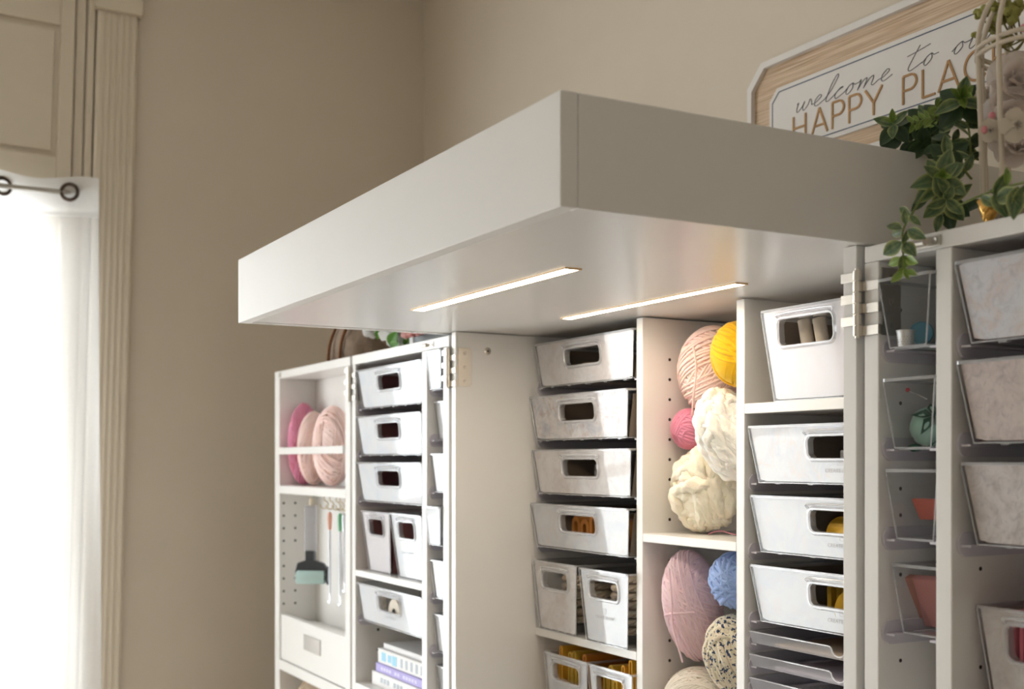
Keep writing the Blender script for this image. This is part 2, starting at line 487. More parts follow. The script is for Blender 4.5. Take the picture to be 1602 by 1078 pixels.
# ------------------------------------------------------------------ mesh building
class MB:
    def __init__(self):
        self.v, self.f = [], []

    def add(self, vs, fs):
        o = len(self.v)
        self.v.extend([tuple(p) for p in vs])
        self.f.extend([tuple(i + o for i in f) for f in fs])
        return self

    def box(self, x0, x1, y0, y1, z0, z1):
        return self.add([(x0, y0, z0), (x1, y0, z0), (x1, y1, z0), (x0, y1, z0),
                         (x0, y0, z1), (x1, y0, z1), (x1, y1, z1), (x0, y1, z1)],
                        [(0, 3, 2, 1), (4, 5, 6, 7), (0, 1, 5, 4), (1, 2, 6, 5), (2, 3, 7, 6), (3, 0, 4, 7)])

    def prism(self, poly, axis, a, b):
        """poly of 2-D points extruded along an axis ('x': (y,z), 'y': (x,z), 'z': (x,y))"""
        def P(p, t):
            return (t, p[0], p[1]) if axis == 'x' else ((p[0], t, p[1]) if axis == 'y' else (p[0], p[1], t))
        n = len(poly)
        vs = [P(p, a) for p in poly] + [P(p, b) for p in poly]
        fs = [(i, (i + 1) % n, n + (i + 1) % n, n + i) for i in range(n)]
        fs += [tuple(range(n))[::-1], tuple(range(n, 2 * n))]
        return self.add(vs, fs)

    def tube(self, pts, r, seg=8, closed=False, caps=True):
        P = [Vector(p) for p in pts]
        n = len(P)
        rs = r if isinstance(r, (list, tuple)) else [r] * n
        up = None
        vs, fs = [], []
        for i in range(n):
            if closed:
                t = (P[(i + 1) % n] - P[i - 1])
            else:
                t = P[min(i + 1, n - 1)] - P[max(i - 1, 0)]
            t.normalize()
            if up is None:
                up = Vector((0, 0, 1)) if abs(t.z) < 0.9 else Vector((1, 0, 0))
            a = up - t * up.dot(t)
            if a.length < 1e-5:
                a = t.orthogonal()
            a.normalize()
            up = a
            b = t.cross(a)
            for k in range(seg):
                an = 2 * math.pi * k / seg
                vs.append(P[i] + (a * math.cos(an) + b * math.sin(an)) * rs[i])
        m = n if closed else n - 1
        for i in range(m):
            j = (i + 1) % n
            for k in range(seg):
                k2 = (k + 1) % seg
                fs.append((i * seg + k, i * seg + k2, j * seg + k2, j * seg + k))
        if caps and not closed:
            fs.append(tuple(range(seg))[::-1])
            fs.append(tuple((n - 1) * seg + k for k in range(seg)))
        return self.add(vs, fs)

    def lathe(self, prof, seg=24, c=(0, 0, 0), axis='z'):
        """prof: list of (radius, height)"""
        vs, fs = [], []
        for r, h in prof:
            for k in range(seg):
                a = 2 * math.pi * k / seg
                x, y = r * math.cos(a), r * math.sin(a)
                p = (x, y, h) if axis == 'z' else ((h, x, y) if axis == 'x' else (x, h, y))
                vs.append((p[0] + c[0], p[1] + c[1], p[2] + c[2]))
        for i in range(len(prof) - 1):
            for k in range(seg):
                k2 = (k + 1) % seg
                fs.append((i * seg + k, i * seg + k2, (i + 1) * seg + k2, (i + 1) * seg + k))
        if prof[0][0] > 1e-6:
            fs.append(tuple(range(seg))[::-1])
        if prof[-1][0] > 1e-6:
            fs.append(tuple((len(prof) - 1) * seg + k for k in range(seg)))
        return self.add(vs, fs)

    def ball(self, c, r, seg=16, rings=10):
        rr = r if isinstance(r, (list, tuple)) else (r, r, r)
        vs, fs = [], []
        for i in range(rings + 1):
            a = math.pi * i / rings
            for k in range(seg):
                b = 2 * math.pi * k / seg
                vs.append((c[0] + rr[0] * math.sin(a) * math.cos(b), c[1] + rr[1] * math.sin(a) * math.sin(b), c[2] - rr[2] * math.cos(a)))
        for i in range(rings):
            for k in range(seg):
                k2 = (k + 1) % seg
                fs.append((i * seg + k, i * seg + k2, (i + 1) * seg + k2, (i + 1) * seg + k))
        return self.add(vs, fs)

    def mesh(self, name, mat, smooth=False):
        me = bpy.data.meshes.new(name)
        me.from_pydata([tuple(p) for p in self.v], [], self.f)
        me.validate()
        if mat:
            me.materials.append(mat)
        if smooth:
            me.polygons.foreach_set('use_smooth', [True] * len(me.polygons))
            try:
                me.set_sharp_from_angle(angle=math.radians(50))
            except Exception:
                pass
        me.update()
        return me

    def obj(self, name, mat, parent=None, smooth=False, bevel=0.0, off=None, loc=None, rot=None):
        if off is not None:
            self.v = [(p[0] - off[0], p[1] - off[1], p[2] - off[2]) for p in self.v]
        o = bpy.data.objects.new(name, self.mesh(name, mat, smooth))
        COL.objects.link(o)
        if parent is not None:
            o.parent = parent
        if loc is not None:
            o.location = loc
        if rot is not None:
            o.rotation_euler = rot
        if bevel:
            md = o.modifiers.new('edge', 'BEVEL')
            md.width = bevel
            md.segments = 2
            md.limit_method = 'ANGLE'
        return o


def link(name, me, parent=None, loc=(0, 0, 0), rot=(0, 0, 0)):
    o = bpy.data.objects.new(name, me)
    COL.objects.link(o)
    o.parent = parent
    o.location = loc
    o.rotation_euler = rot
    return o


def tag(o, label, cat, group=None):
    o['label'] = label
    o['category'] = cat
    if group:
        o['group'] = group
    return o


def thing(name, label, cat, loc, rotz=0.0, group=None, rot=None):
    o = bpy.data.objects.new(name, None)
    o.empty_display_size = 0.05
    COL.objects.link(o)
    o.location = loc
    o.rotation_euler = rot if rot is not None else (0, 0, rotz)
    return tag(o, label, cat, group)


def structure(o):
    o['kind'] = 'structure'
    return o


def rrect(w, h, r, n=5):
    """rounded rectangle loop, counter-clockwise, centred"""
    pts = []
    for cx, cy, a0 in ((w / 2 - r, h / 2 - r, 0), (-w / 2 + r, h / 2 - r, 90), (-w / 2 + r, -h / 2 + r, 180), (w / 2 - r, -h / 2 + r, 270)):
        for i in range(n + 1):
            a = math.radians(a0 + 90 * i / n)
            pts.append((cx + r * math.cos(a), cy + r * math.sin(a)))
    return pts


def spline(pts, n=8):
    """catmull-rom through points"""
    P = [np.array(p, float) for p in pts]
    P = [2 * P[0] - P[1]] + P + [2 * P[-1] - P[-2]]
    out = []
    for i in range(1, len(P) - 2):
        for k in range(n):
            t = k / n
            a, b, c, d = P[i - 1], P[i], P[i + 1], P[i + 2]
            out.append(0.5 * (2 * b + (c - a) * t + (2 * a - 5 * b + 4 * c - d) * t * t + (3 * b - a - 3 * c + d) * t ** 3))
    out.append(P[-2])
    return [tuple(p) for p in out]


# ------------------------------------------------------------------ room shell
WX, WY, CEIL, RX, FY = -1.48, 0.62, 3.15, 3.6, -3.4
structure(MB().box(WX - 0.3, RX + 0.3, FY - 0.3, WY + 0.3, -0.1, 0).obj('floor', M['floor']))
structure(MB().box(WX - 0.3, RX + 0.3, FY - 0.3, WY + 0.3, CEIL, CEIL + 0.1).obj('ceiling', M['ceiling']))
structure(MB().box(WX - 0.12, RX + 0.12, WY, WY + 0.12, 0, CEIL).obj('wall_back', M['wall']))
w = MB()
w.box(RX, RX + 0.12, FY, FILL_Y0, 0, CEIL)
w.box(RX, RX + 0.12, FILL_Y1, WY, 0, CEIL)
w.box(RX, RX + 0.12, FILL_Y0, FILL_Y1, 0, FILL_Z0)
w.box(RX, RX + 0.12, FILL_Y0, FILL_Y1, FILL_Z1, CEIL)
structure(w.obj('wall_right', M['wall']))
w = MB()
w.box(WX - 0.12, WX, FY, WIN_Y0, 0, CEIL)
w.box(WX - 0.12, WX, WIN_Y1, WY, 0, CEIL)
w.box(WX - 0.12, WX, WIN_Y0, WIN_Y1, 0, WIN_Z0)
w.box(WX - 0.12, WX, WIN_Y0, WIN_Y1, WIN_Z1, CEIL)
structure(w.obj('wall_left', M['wall']))
structure(MB().box(WX - 0.12, RX + 0.12, FY - 0.12, FY, 0, CEIL).obj('wall_front', M['wall']))
b = MB()
b.box(WX, RX, WY - 0.015, WY, 0, 0.14)
structure(b.obj('baseboard_back', M['trim'], bevel=0.003))

# window in the left wall: sash frame, muntins and panes
win = bpy.data.objects.new('window_1', None)
COL.objects.link(win)
win.location = (WX - 0.06, (WIN_Y0 + WIN_Y1) / 2, WIN_Z0)
structure(win)
wy, wh = (WIN_Y1 - WIN_Y0) / 2, WIN_Z1 - WIN_Z0
f = MB()
f.box(-0.02, 0.02, -wy, -wy + 0.05, 0, wh).box(-0.02, 0.02, wy - 0.03, wy, 0, wh)
f.box(-0.02, 0.02, -wy + 0.05, wy - 0.03, 0, 0.06).box(-0.02, 0.02, -wy + 0.05, wy - 0.03, wh - 0.03, wh)
f.obj('window_frame', M['trim'], win)
MB().box(-0.02, 0.02, -0.03, 0.03, 0.06, wh - 0.03).obj('mullion', M['trim'], win)
MB().box(-0.015, 0.015, -wy + 0.05, wy - 0.03, wh * 0.5 - 0.02, wh * 0.5 + 0.02).obj('meeting_rail', M['trim'], win)
for z0, z1 in ((0.06, wh * 0.5 - 0.02), (wh * 0.5 + 0.02, wh - 0.03)):
    MB().box(-0.003, 0.003, -wy + 0.05, wy - 0.03, z0, z1).obj('window_pane', M['glass'], win)
fill_win = bpy.data.objects.new('fill_window', None)  # frame of the added opening, only there to let in fill light
COL.objects.link(fill_win)
fill_win.location = (RX + 0.06, (FILL_Y0 + FILL_Y1) / 2, FILL_Z0)
structure(fill_win)
hy, rh = (FILL_Y1 - FILL_Y0) / 2, FILL_Z1 - FILL_Z0
f = MB()
f.box(-0.02, 0.02, -hy, -hy + 0.05, 0, rh).box(-0.02, 0.02, hy - 0.05, hy, 0, rh)
f.box(-0.02, 0.02, -hy + 0.05, hy - 0.05, 0, 0.05).box(-0.02, 0.02, -hy + 0.05, hy - 0.05, rh - 0.05, rh)
f.obj('window_frame', M['trim'], fill_win)
MB().box(-0.003, 0.003, -hy + 0.05, hy - 0.05, 0.05, rh - 0.05).obj('window_pane', M['glass'], fill_win)

# fluted casing beside the window, leaning a little with the old wall, and the panelling above
LEAN = math.radians(1.55)
cas = bpy.data.objects.new('trim_1', None)
COL.objects.link(cas)
cas.location = (WX, -0.413, 0)
cas.rotation_euler = (-LEAN, 0, 0)
structure(cas)
prof = [(-0.058, 0.0), (-0.058, 0.020), (-0.050, 0.026), (-0.040, 0.026)]
for k in range(5):
    y = -0.034 + 0.017 * k
    prof += [(y - 0.0055, 0.026), (y - 0.003, 0.0225), (y + 0.003, 0.0225), (y + 0.0055, 0.026)]
prof += [(0.047, 0.026), (0.053, 0.020), (0.053, 0.0)]
n = len(prof)
MB().add([(p[1], p[0], 0.0) for p in prof] + [(p[1], p[0], 2.865) for p in prof],
         [(i, i + 1, n + i + 1, n + i) for i in range(n - 1)] + [tuple(range(n, 2 * n))]).obj('fluted_casing', M['trim'], cas)
MB().box(0, 0.04, -0.068, 0.063, 2.865, 3.02).obj('corner_block', M['trim'], cas, bevel=0.004)
jm = MB()
jm.box(0, 0.016, -0.082, -0.062, 0, 3.02)
jm.obj('inner_bead', M['trim'], cas, bevel=0.004)
MB().box(0, 0.010, -0.112, -0.086, 0, 3.02).obj('outer_jamb', M['trim'], cas, bevel=0.003)
head = bpy.data.objects.new('trim_2', None)
COL.objects.link(head)
head.location = (WX, -0.413, 0)
head.rotation_euler = (-LEAN, 0, 0)
structure(head)
MB().box(0, 0.022, -0.154, -0.116, 2.29, 3.05).obj('panel_stile', M['trim'], head, bevel=0.003)
MB().box(0, 0.022, -1.40, -0.154, 2.29, 2.435).obj('panel_rail', M['trim'], head, bevel=0.003)
MB().box(0, 0.022, -1.40, -0.154, 2.80, 3.05).obj('panel_rail', M['trim'], head, bevel=0.003)
MB().box(0, 0.010, -1.40, -0.154, 2.435, 2.80).obj('raised_panel', M['trim'], head)
MB().box(0.010, 0.018, -1.40, -0.168, 2.449, 2.786).obj('panel_field', M['trim'], head, bevel=0.004)

# ------------------------------------------------------------------ curtain on its rod
CX = WX + 0.075
rodthing = thing('curtain_rod', 'thin brushed steel curtain rod above the window', 'curtain rod', (CX, -1.1, 2.331))
MB().tube([(0, -1.72, 0), (0, 0.655, 0)], 0.0065, 12).obj('pole', M['rod'], rodthing, True)
for y in (-1.69, 0.60):
    MB().tube([(0, y, 0), (-0.052, y, 0)], 0.005, 8).obj('bracket', M['rod'], rodthing, True)
cur = thing('curtain', 'sheer white grommet curtain glowing in front of the bright window', 'curtain', (CX, -1.1, 0.3))


def wave(y):
    ph = (y - 0.622) / 0.332 * 2 * math.pi + 0.3
    return 0.024 * math.sin(ph) * 1.0


def curtain_sheet(z0, z1, nz, dx=0.0, fold=1.0):
    m = MB()
    ys = np.linspace(-1.70, 0.697, 300)
    vs, fs = [], []
    for j in range(nz + 1):
        z = z0 + (z1 - z0) * j / nz
        drop = (2.07 - z) / 2.07
        for i, y in enumerate(ys):
            x = wave(y) * (0.9 + 0.2 * drop) + 0.006 * math.sin(y * 61 + z * 3) * drop + 0.004 * math.sin(y * 23 - z * 5)
            yy = y + 0.010 * math.sin(z * 2.6 + y * 8) * drop
            zz = z - (0.010 * (0.5 + 0.5 * math.sin(y * 26.0))) * (1 if z1 > 2.0 and j == nz else 0)
            vs.append((x + dx, yy, zz))
    n = len(ys)
    for j in range(nz):
        for i in range(n - 1):
            fs.append((j * n + i, j * n + i + 1, (j + 1) * n + i + 1, (j + 1) * n + i))
    return m.add(vs, fs)


curtain_sheet(0.0, 1.975, 14).obj('drape', M['curtain'], cur, True)
curtain_sheet(1.965, 2.076, 2, 0.0015).obj('top_hem', M['hem'], cur, True)
for k in range(14):
    y = 0.622 - 0.166 * k
    slope = (wave(y + 0.005) - wave(y - 0.005)) / 0.01
    ang = math.atan(slope)
    m = MB()
    c = (wave(y) + 0.003, y, 2.331 - 0.3)
    loop = [(0, 0.0215 * math.cos(a), 0.0215 * math.sin(a)) for a in np.linspace(0, 2 * math.pi, 28, endpoint=False)]
    m.tube(loop, 0.0052, 8, True)
    m.obj('grommet', M['bronze'], cur, True, loc=c, rot=(0, 0, -ang))

# ------------------------------------------------------------------ centre cabinet
CAB = thing('craft_cabinet', 'white open craft cabinet with deep overhead canopy and two lit strips under it', 'cabinet', (0.508, 0.235, 0))
CO = (0.508, 0.235, 0)


def board(name, x0, x1, y0, y1, z0, z1, parent, off, mat='white', bevel=0.0012):
    return MB().box(x0, x1, y0, y1, z0, z1).obj(name, M[mat], parent, bevel=bevel, off=off)


TOPZ = 1.8434
board('side_panel', -0.009, 0.009, 0, 0.47, 0.04, TOPZ - 0.0012, CAB, CO, 'panel')
board('side_panel', 1.0048, 1.0255, 0, 0.47, 0.04, TOPZ - 0.0012, CAB, CO, 'panel')
board('divider', 0.351, 0.369, 0.172, 0.455, 0.06, TOPZ - 0.0025, CAB, CO)
board('divider', 0.6108, 0.6293, 0.172, 0.455, 0.06, TOPZ - 0.0025, CAB, CO)
board('back_panel', 0.009, 1.0048, 0.455, 0.47, 0.04, TOPZ - 0.002, CAB, CO, bevel=0)
for x0, x1, z0, z1 in ((0.009, 0.351, 1.2615, 1.2762), (0.009, 0.351, 1.085, 1.1),
                       (0.369, 0.6108, 1.4637, 1.4782), (0.369, 0.6108, 1.130, 1.146),
                       (0.6293, 1.0048, 1.6695, 1.6848), (0.6293, 1.0048, 1.07, 1.085)):
    board('shelf', x0, x1, 0.172, 0.455, z0, z1, CAB, CO)
board('base_panel', 0.009, 1.0048, 0.03, 0.455, 0.04, 0.06, CAB, CO)
# peg holes in the dividers and panels
h = MB()
for zz in [1.7720 - 0.0340 * k for k in range(9)] + [1.43 - 0.0340 * k for k in range(9)]:
    h.lathe([(0.0028, 0.3688), (0.0028, 0.3693)], 10, (0, 0.228, zz), 'x')
    h.lathe([(0.0028, 0.3688), (0.0028, 0.3693)], 10, (0, 0.395, zz), 'x')
ho = h.obj('peg_holes', M['hole'], CAB, off=CO)
ho['kind'] = 'stuff'
cap = MB().lathe([(0.0, 0.0094), (0.0065, 0.0094), (0.0072, 0.0090)], 18, (0, 0.0677, 1.8085), 'x').obj('screw_cover', M['screw'], CAB, True, off=CO)
MB().lathe([(0.0022, 0.0093), (0.0022, 0.0097), (0, 0.0097)], 10, (0, 0.0677, 1.8085), 'x').obj('socket', M['hole'], cap, off=CO)
cb = MB().lathe([(0.0, 0.6297), (0.009, 0.6297), (0.009, 0.6293)], 18, (0, 0.275, 1.829), 'x').obj('cam_bolt', M['runner'], CAB, True, off=CO)
MB().box(0.6295, 0.634, 0.272, 0.278, 1.822, 1.836).obj('bolt_slot', M['hole'], cb, off=CO)
MB().lathe([(0.0, 1.6690), (0.012, 1.6690), (0.012, 1.6697)], 18, (0.71, 0.26, 0)).obj('shelf_stud', M['screw'], CAB, off=CO)

# canopy over the cabinet
CX0, CX1, CY0, CY1, CZ1 = -0.0531, 1.0373, -0.3956, 0.50, 1.9534
can = MB().box(CX0 + 0.02, CX1 - 0.018, CY0 + 0.021, CY1 - 0.018, TOPZ + 0.0, TOPZ + 0.016).obj('canopy', M['panel'], CAB, bevel=0.0012, off=CO)


def cboard(name, x0, x1, y0, y1, z0, z1, mat='panel', bevel=0.0012):
    return board(name, x0, x1, y0, y1, z0, z1, can, CO, mat, bevel)


cboard('front_board', CX0, CX1, CY0, CY0 + 0.0196, TOPZ - 0.0012, CZ1, 'front')
cboard('end_board', CX1 - 0.0165, CX1, CY0 + 0.0201, CY1, TOPZ - 0.0012, CZ1)
cboard('end_board', CX0, CX0 + 0.018, CY0 + 0.0201, CY1, TOPZ - 0.0012, CZ1)
cboard('back_board', CX0 + 0.0185, CX1 - 0.017, CY1 - 0.018, CY1, TOPZ - 0.0012, CZ1)
cboard('top_board', CX0 + 0.0185, CX1 - 0.017, CY0 + 0.0201, CY1 - 0.0185, CZ1 - 0.018, CZ1 - 0.001)
for y0, y1, x0, x1 in ((-0.2040, -0.1790, 0.258, 0.733), (0.0650, 0.0870, 0.2785, 0.738)):
    yc = (y0 + y1) / 2
    hs = MB()
    hs.box(x0, x1, y0, y0 + 0.0022, TOPZ - 0.0022, TOPZ)
    hs.box(x0, x1, y1 - 0.0022, y1, TOPZ - 0.0022, TOPZ)
    hs.box(x0, x0 + 0.004, y0 + 0.0022, y1 - 0.0022, TOPZ - 0.0022, TOPZ)
    hs.box(x1 - 0.004, x1, y0 + 0.0022, y1 - 0.0022, TOPZ - 0.0022, TOPZ)
    hs.obj('light_housing', M['led_rim'], can, off=CO)
    MB().box(x0 + 0.004, x1 - 0.004, y0 + 0.0022, y1 - 0.0022, TOPZ - 0.0018, TOPZ - 0.0004).obj('light_strip', M['led'], can, off=CO)

# ------------------------------------------------------------------ side wings
WTOP = 1.838


def wing(name, label, x0, x1, depth, verticals, shelves, stile_l, stile_r, toph):
    off = ((x0 + x1) / 2, depth / 2, 0)
    t = thing(name, label, 'cabinet', off)
    board('side_panel', x0, x0 + stile_l, 0, depth, 0.04, WTOP - toph, t, off)
    board('side_panel', x1 - stile_r, x1, 0, depth, 0.04, WTOP - toph, t, off)
    board('top_panel', x0, x1, 0, depth, WTOP - toph + 0.0003, WTOP, t, off)
    board('back_panel', x0 + stile_l, x1 - stile_r, depth - 0.012, depth - 0.001, 0.05, WTOP - toph, t, off, bevel=0)
    board('base_panel', x0 + stile_l, x1 - stile_r, 0, depth - 0.012, 0.04, 0.06, t, off)
    for a, b_ in verticals:
        board('divider', a, b_, 0, depth - 0.012, 0.06, WTOP - toph, t, off)
    for a, b_, z0, z1 in shelves:
        board('shelf', a, b_, 0.0, depth - 0.012, z0, z1, t, off)
    return t, off


RW, RO = wing('storage_wing', 'open white wing right of the cabinet holding clear bins, plants along its top', 1.0373, 1.538, 0.175,
              [(1.1368, 1.1573)], [(1.1573, 1.517, 1.305, 1.32)], 0.0208, 0.021, 0.0185)
BW, BO = wing('storage_wing', 'open white wing directly left of the cabinet filled with white fronted drawers and books', -0.5226, -0.0200, 0.175,
              [(-0.1432, -0.119)], [(-0.502, -0.1432, 1.341, 1.3552), (-0.502, -0.1432, 1.084, 1.101)], 0.0206, 0.0263, 0.0212)
AW, AO = wing('storage_wing', 'outermost left white wing with pink yarn, hanging tools and a small drawer', -1.0907, -0.5346, 0.112,
              [], [(-1.0521, -0.566, 1.513, 1.5345), (-1.0521, -0.566, 1.046, 1.072), (-1.0521, -0.566, 0.86, 0.88)], 0.0386, 0.0314, 0.0205)
board('retaining_bar', -1.0521, -0.572, -0.004, 0.008, 1.6168, 1.635, AW, AO)
# drawer of the outer wing
dr = board('drawer', -1.049, -0.569, 0.004, 0.022, 1.0745, 1.192, AW, AO)
board('drawer_box', -1.045, -0.573, 0.022, 0.095, 1.0745, 1.17, dr, AO)
pl = MB().prism([(-0.862, 1.1245), (-0.742, 1.1245), (-0.742, 1.1630), (-0.862, 1.1630)], 'y', 0.0015, 0.004)
pl.obj('metal_pull', M['pull'], dr, bevel=0.001, off=AO)
h = MB()
for k in range(16):
    zz = 1.487 - 0.0335 * k
    if zz < 1.205:
        break
    for yy in (0.012, 0.044):
        if yy == 0.044 and k in (4, 5):
            continue
        h.lathe([(0.0032, -1.0523), (0.0032, -1.0518)], 10, (0, yy, zz), 'x')
ho = h.obj('peg_holes', M['hole'], AW, off=AO)
ho['kind'] = 'stuff'
h = MB()
for zz in (1.216, 1.170, 1.26):
    h.lathe([(0.0036, -0.5022), (0.0036, -0.5017)], 10, (0, 0.055, zz), 'x')
ho = h.obj('peg_holes', M['hole'], BW, off=BO)
ho['kind'] = 'stuff'
h = MB()
for zz in (1.7675, 1.664, 1.5690, 1.5395, 1.4735, 1.378):
    h.lathe([(0.0023, 1.0579), (0.0023, 1.0584)], 10, (0, 0.0335, zz), 'x')
for zz in (1.4875, 1.385):
    h.lathe([(0.0023, 1.1571), (0.0023, 1.1576)], 10, (0, 0.043, zz), 'x')
ho = h.obj('peg_holes', M['hole'], RW, off=RO)
ho['kind'] = 'stuff'


def hinge(parent, off, gx0, gx1, lx0, lx1, rx0, rx1, z0, z1, leaf):
    """wrap-around knuckle hinge in the gap gx0..gx1; straps reach over board fronts lx0..lx1 and rx0..rx1"""
    n = 6
    dz = (z1 - z0) / n
    gc = (gx0 + gx1) / 2
    kn = MB()
    for i in range(n):
        a, b_ = z0 + i * dz + 0.0005, z0 + (i + 1) * dz - 0.0005
        kn.lathe([(0.0052, a), (0.0052, b_)], 14, (gc, -0.0045, 0))
    kn.lathe([(0.0032, z0 - 0.002), (0.0032, z1 + 0.002)], 10, (gc, -0.0045, 0))
    hg = kn.obj('hinge', M['nickel'], parent, True, off=off)
    for i in range(n):
        a, b_ = z0 + i * dz + 0.0008, z0 + (i + 1) * dz - 0.0008
        m = MB()
        if i % 2 == 1:
            m.box(lx0 - 0.0016, gc - 0.002, -0.0022, -0.0004, a, b_)
            m.box(lx0 - 0.0016, lx0 - 0.0002, -0.0004, 0.0037 if 'l' in leaf else 0.012, a, b_)
        else:
            m.box(gc + 0.002, rx1 + 0.0016, -0.0022, -0.0004, a, b_)
            m.box(rx1 + 0.0002, rx1 + 0.0016, -0.0004, 0.0037 if 'r' in leaf else 0.012, a, b_)
        m.obj('hinge_strap', M['nickel'], hg, bevel=0.0004, off=off)
    for side in leaf:
        x, s = (rx1, 1) if side == 'r' else (lx0, -1)
        y1, rr = 0.0325, 0.006
        poly = [(0.004, z0), (y1 - rr, z0)] + [(y1 - rr + rr * math.sin(q), z0 + rr - rr * math.cos(q)) for q in np.linspace(0.3, 1.57, 5)]
        poly += [(y1 - rr + rr * math.cos(q), z1 - rr + rr * math.sin(q)) for q in np.linspace(0, 1.57, 6)] + [(0.004, z1)]
        MB().prism(poly, 'x', x + s * 0.0001, x + s * 0.0016).obj('hinge_leaf', M['nickel'], hg, off=off)
        for k in range(3):
            zc = z0 + (z1 - z0) * (0.14 + 0.36 * k)
            sm = MB().lathe([(0.0034, 0), (0.0034, s * 0.0006), (0.0022, s * 0.0002), (0, s * 0.0002)], 12, (x + s * 0.0016, 0.018, zc), 'x')
            sm.obj('screw', M['screw'], hg, True, off=off)
    return hg


hinge(RW, RO, 1.0255, 1.0373, 1.0048, 1.0255, 1.0373, 1.0581, 1.7385, 1.8125, ('r', 'l'))
hinge(BW, BO, -0.0200, -0.009, -0.0463, -0.02, -0.009, 0.009, 1.7395, 1.8125, ('r', 'l'))
hinge(AW, AO, -0.5346, -0.5226, -0.566, -0.5346, -0.5226, -0.502, 1.736, 1.8125, ('r', 'l'))


def catch(parent, off, x0, x1, zc):
    p = MB().box(x0, x1, -0.0016, 0.0, zc - 0.0055, zc + 0.0055).obj('catch_plate', M['nickel'], parent, bevel=0.0006, off=off)
    MB().lathe([(0.0, 0.0), (0.0038, 0.0), (0.0038, 1.0 * (x1 - x0) * 0.45), (0.0, (x1 - x0) * 0.45)], 12, (x0 + 0.006, -0.0042, zc), 'x').obj('roller', M['nickel'], p, True, off=off)
    for xx in (x0 + 0.0045, x1 - 0.007):
        MB().lathe([(0.0036, -0.0018), (0.0036, -0.0028), (0.0015, -0.0024), (0, -0.0024)], 12, (xx, 0, zc), 'y').obj('screw', M['screw'], p, True, off=off)


catch(RW, RO, 1.1010, 1.1440, 1.8285)
catch(BW, BO, -0.140, -0.088, 1.827)
MB().lathe([(0.0075, 0.0), (0.0075, -0.0015), (0.004, -0.001), (0, -0.001)], 14, (-1.045, 0, 1.8275), 'y').obj('screw', M['screw'], AW, True, off=AO)


# plastic drawer runners
def runner_mesh(depth, side):
    """side +1: plate on a wall to the left of the drawer"""
    m = MB()
    poly = [(depth, -0.014), (0.012, -0.014)]
    poly += [(0.012 - 0.012 * math.sin(q), -0.001 - 0.013 * math.cos(q)) for q in np.linspace(0.3, 2.84, 9)]
    poly += [(depth, 0.012)]
    m.prism(poly, 'x', 0.0003 * side, 0.0035 * side)
    m.box(min(0.0035 * side, 0.015 * side), max(0.0035 * side, 0.015 * side), 0.004, depth, -0.0035, -0.0012)
    return m


RUN = {}


def runners(parent, off, x0, x1, y0, depth, zs):
    for z in zs:
        for x, s in ((x0, 1), (x1, -1)):
            key = (round(depth, 3), s)
            if key not in RUN:
                RUN[key] = runner_mesh(depth, s).mesh('runner', M['runner'], True)
            link('runner', RUN[key], parent, (x - off[0], y0 - off[1], z - off[2]))


# ------------------------------------------------------------------ drawers and bins
MESH = {}


def cached(key, fn, name, mat, smooth=True):
    k = (key, mat.name)
    if k not in MESH:
        MESH[k] = fn().mesh(name, mat, smooth)
    return MESH[k]


def ring_fill(m, outer, inner):
    """quads between two loops with the same number of points"""
    n = len(outer)
    m.add(list(outer) + list(inner), [(i, (i + 1) % n, n + (i + 1) % n, n + i) for i in range(n)])


def front_pts(W, H, tp, y_in, hole, inset, hcx, hcz, grow):
    """front sheet of a tapered tub with a rounded hand hole; the face leans back at the bottom by the taper"""
    def P(x, z):
        return (x, y_in + tp * 0.55 * (1 - z / H), z)
    if hole is None:
        a = inset
        return None, [P(-W / 2 + tp + a, a), P(W / 2 - tp - a, a), P(W / 2 - a, H - a), P(-W / 2 + a, H - a)], P
    hw, hh = hole
    loop = rrect(hw + 2 * grow, hh + 2 * grow, min(0.008 + grow, (hh + 2 * grow) / 2 - 0.001), 5)
    inner, outer = [], []
    for (x, z) in loop:
        inner.append(P(hcx + x, hcz + z))
        # project the hole point outward to the trapezoid border
        zt, zb = H - inset, inset
        tx = x / (hw / 2 + grow)
        tz = z / (hh / 2 + grow)
        s = max(abs(tx), abs(tz))
        if abs(tz) >= abs(tx) - 1e-6:
            z2 = zt if tz > 0 else zb
            half = W / 2 - tp * (1 - z2 / H) - inset
            x2 = tx / s * half
        else:
            fz = tz / s
            z2 = hcz + fz * (zt - hcz) if fz > 0 else hcz + fz * (hcz - zb)
            half = W / 2 - tp * (1 - z2 / H) - inset
            x2 = half if tx > 0 else -half
        outer.append(P(x2, z2))
    return inner, outer, P


def tub_mb(W, D, H, tp, hole, hcz):
    m = MB()
    inner, outer, P = front_pts(W, H, tp, 0.0, hole, 0.0, 0, hcz, 0.0)
    if hole is None:
        m.add(outer, [(0, 1, 2, 3)])
    else:
        ring_fill(m, outer, inner)
    b0, b1 = tp * 0.55, D - tp * 0.55
    lo = [(-W / 2 + tp, b0, 0), (W / 2 - tp, b0, 0), (W / 2 - tp, b1, 0), (-W / 2 + tp, b1, 0)]
    hi = [(-W / 2, 0, H), (W / 2, 0, H), (W / 2, D, H), (-W / 2, D, H)]
    m.add(lo + hi, [(1, 2, 6, 5), (2, 3, 7, 6), (3, 0, 4, 7), (0, 3, 2, 1)])
    return m


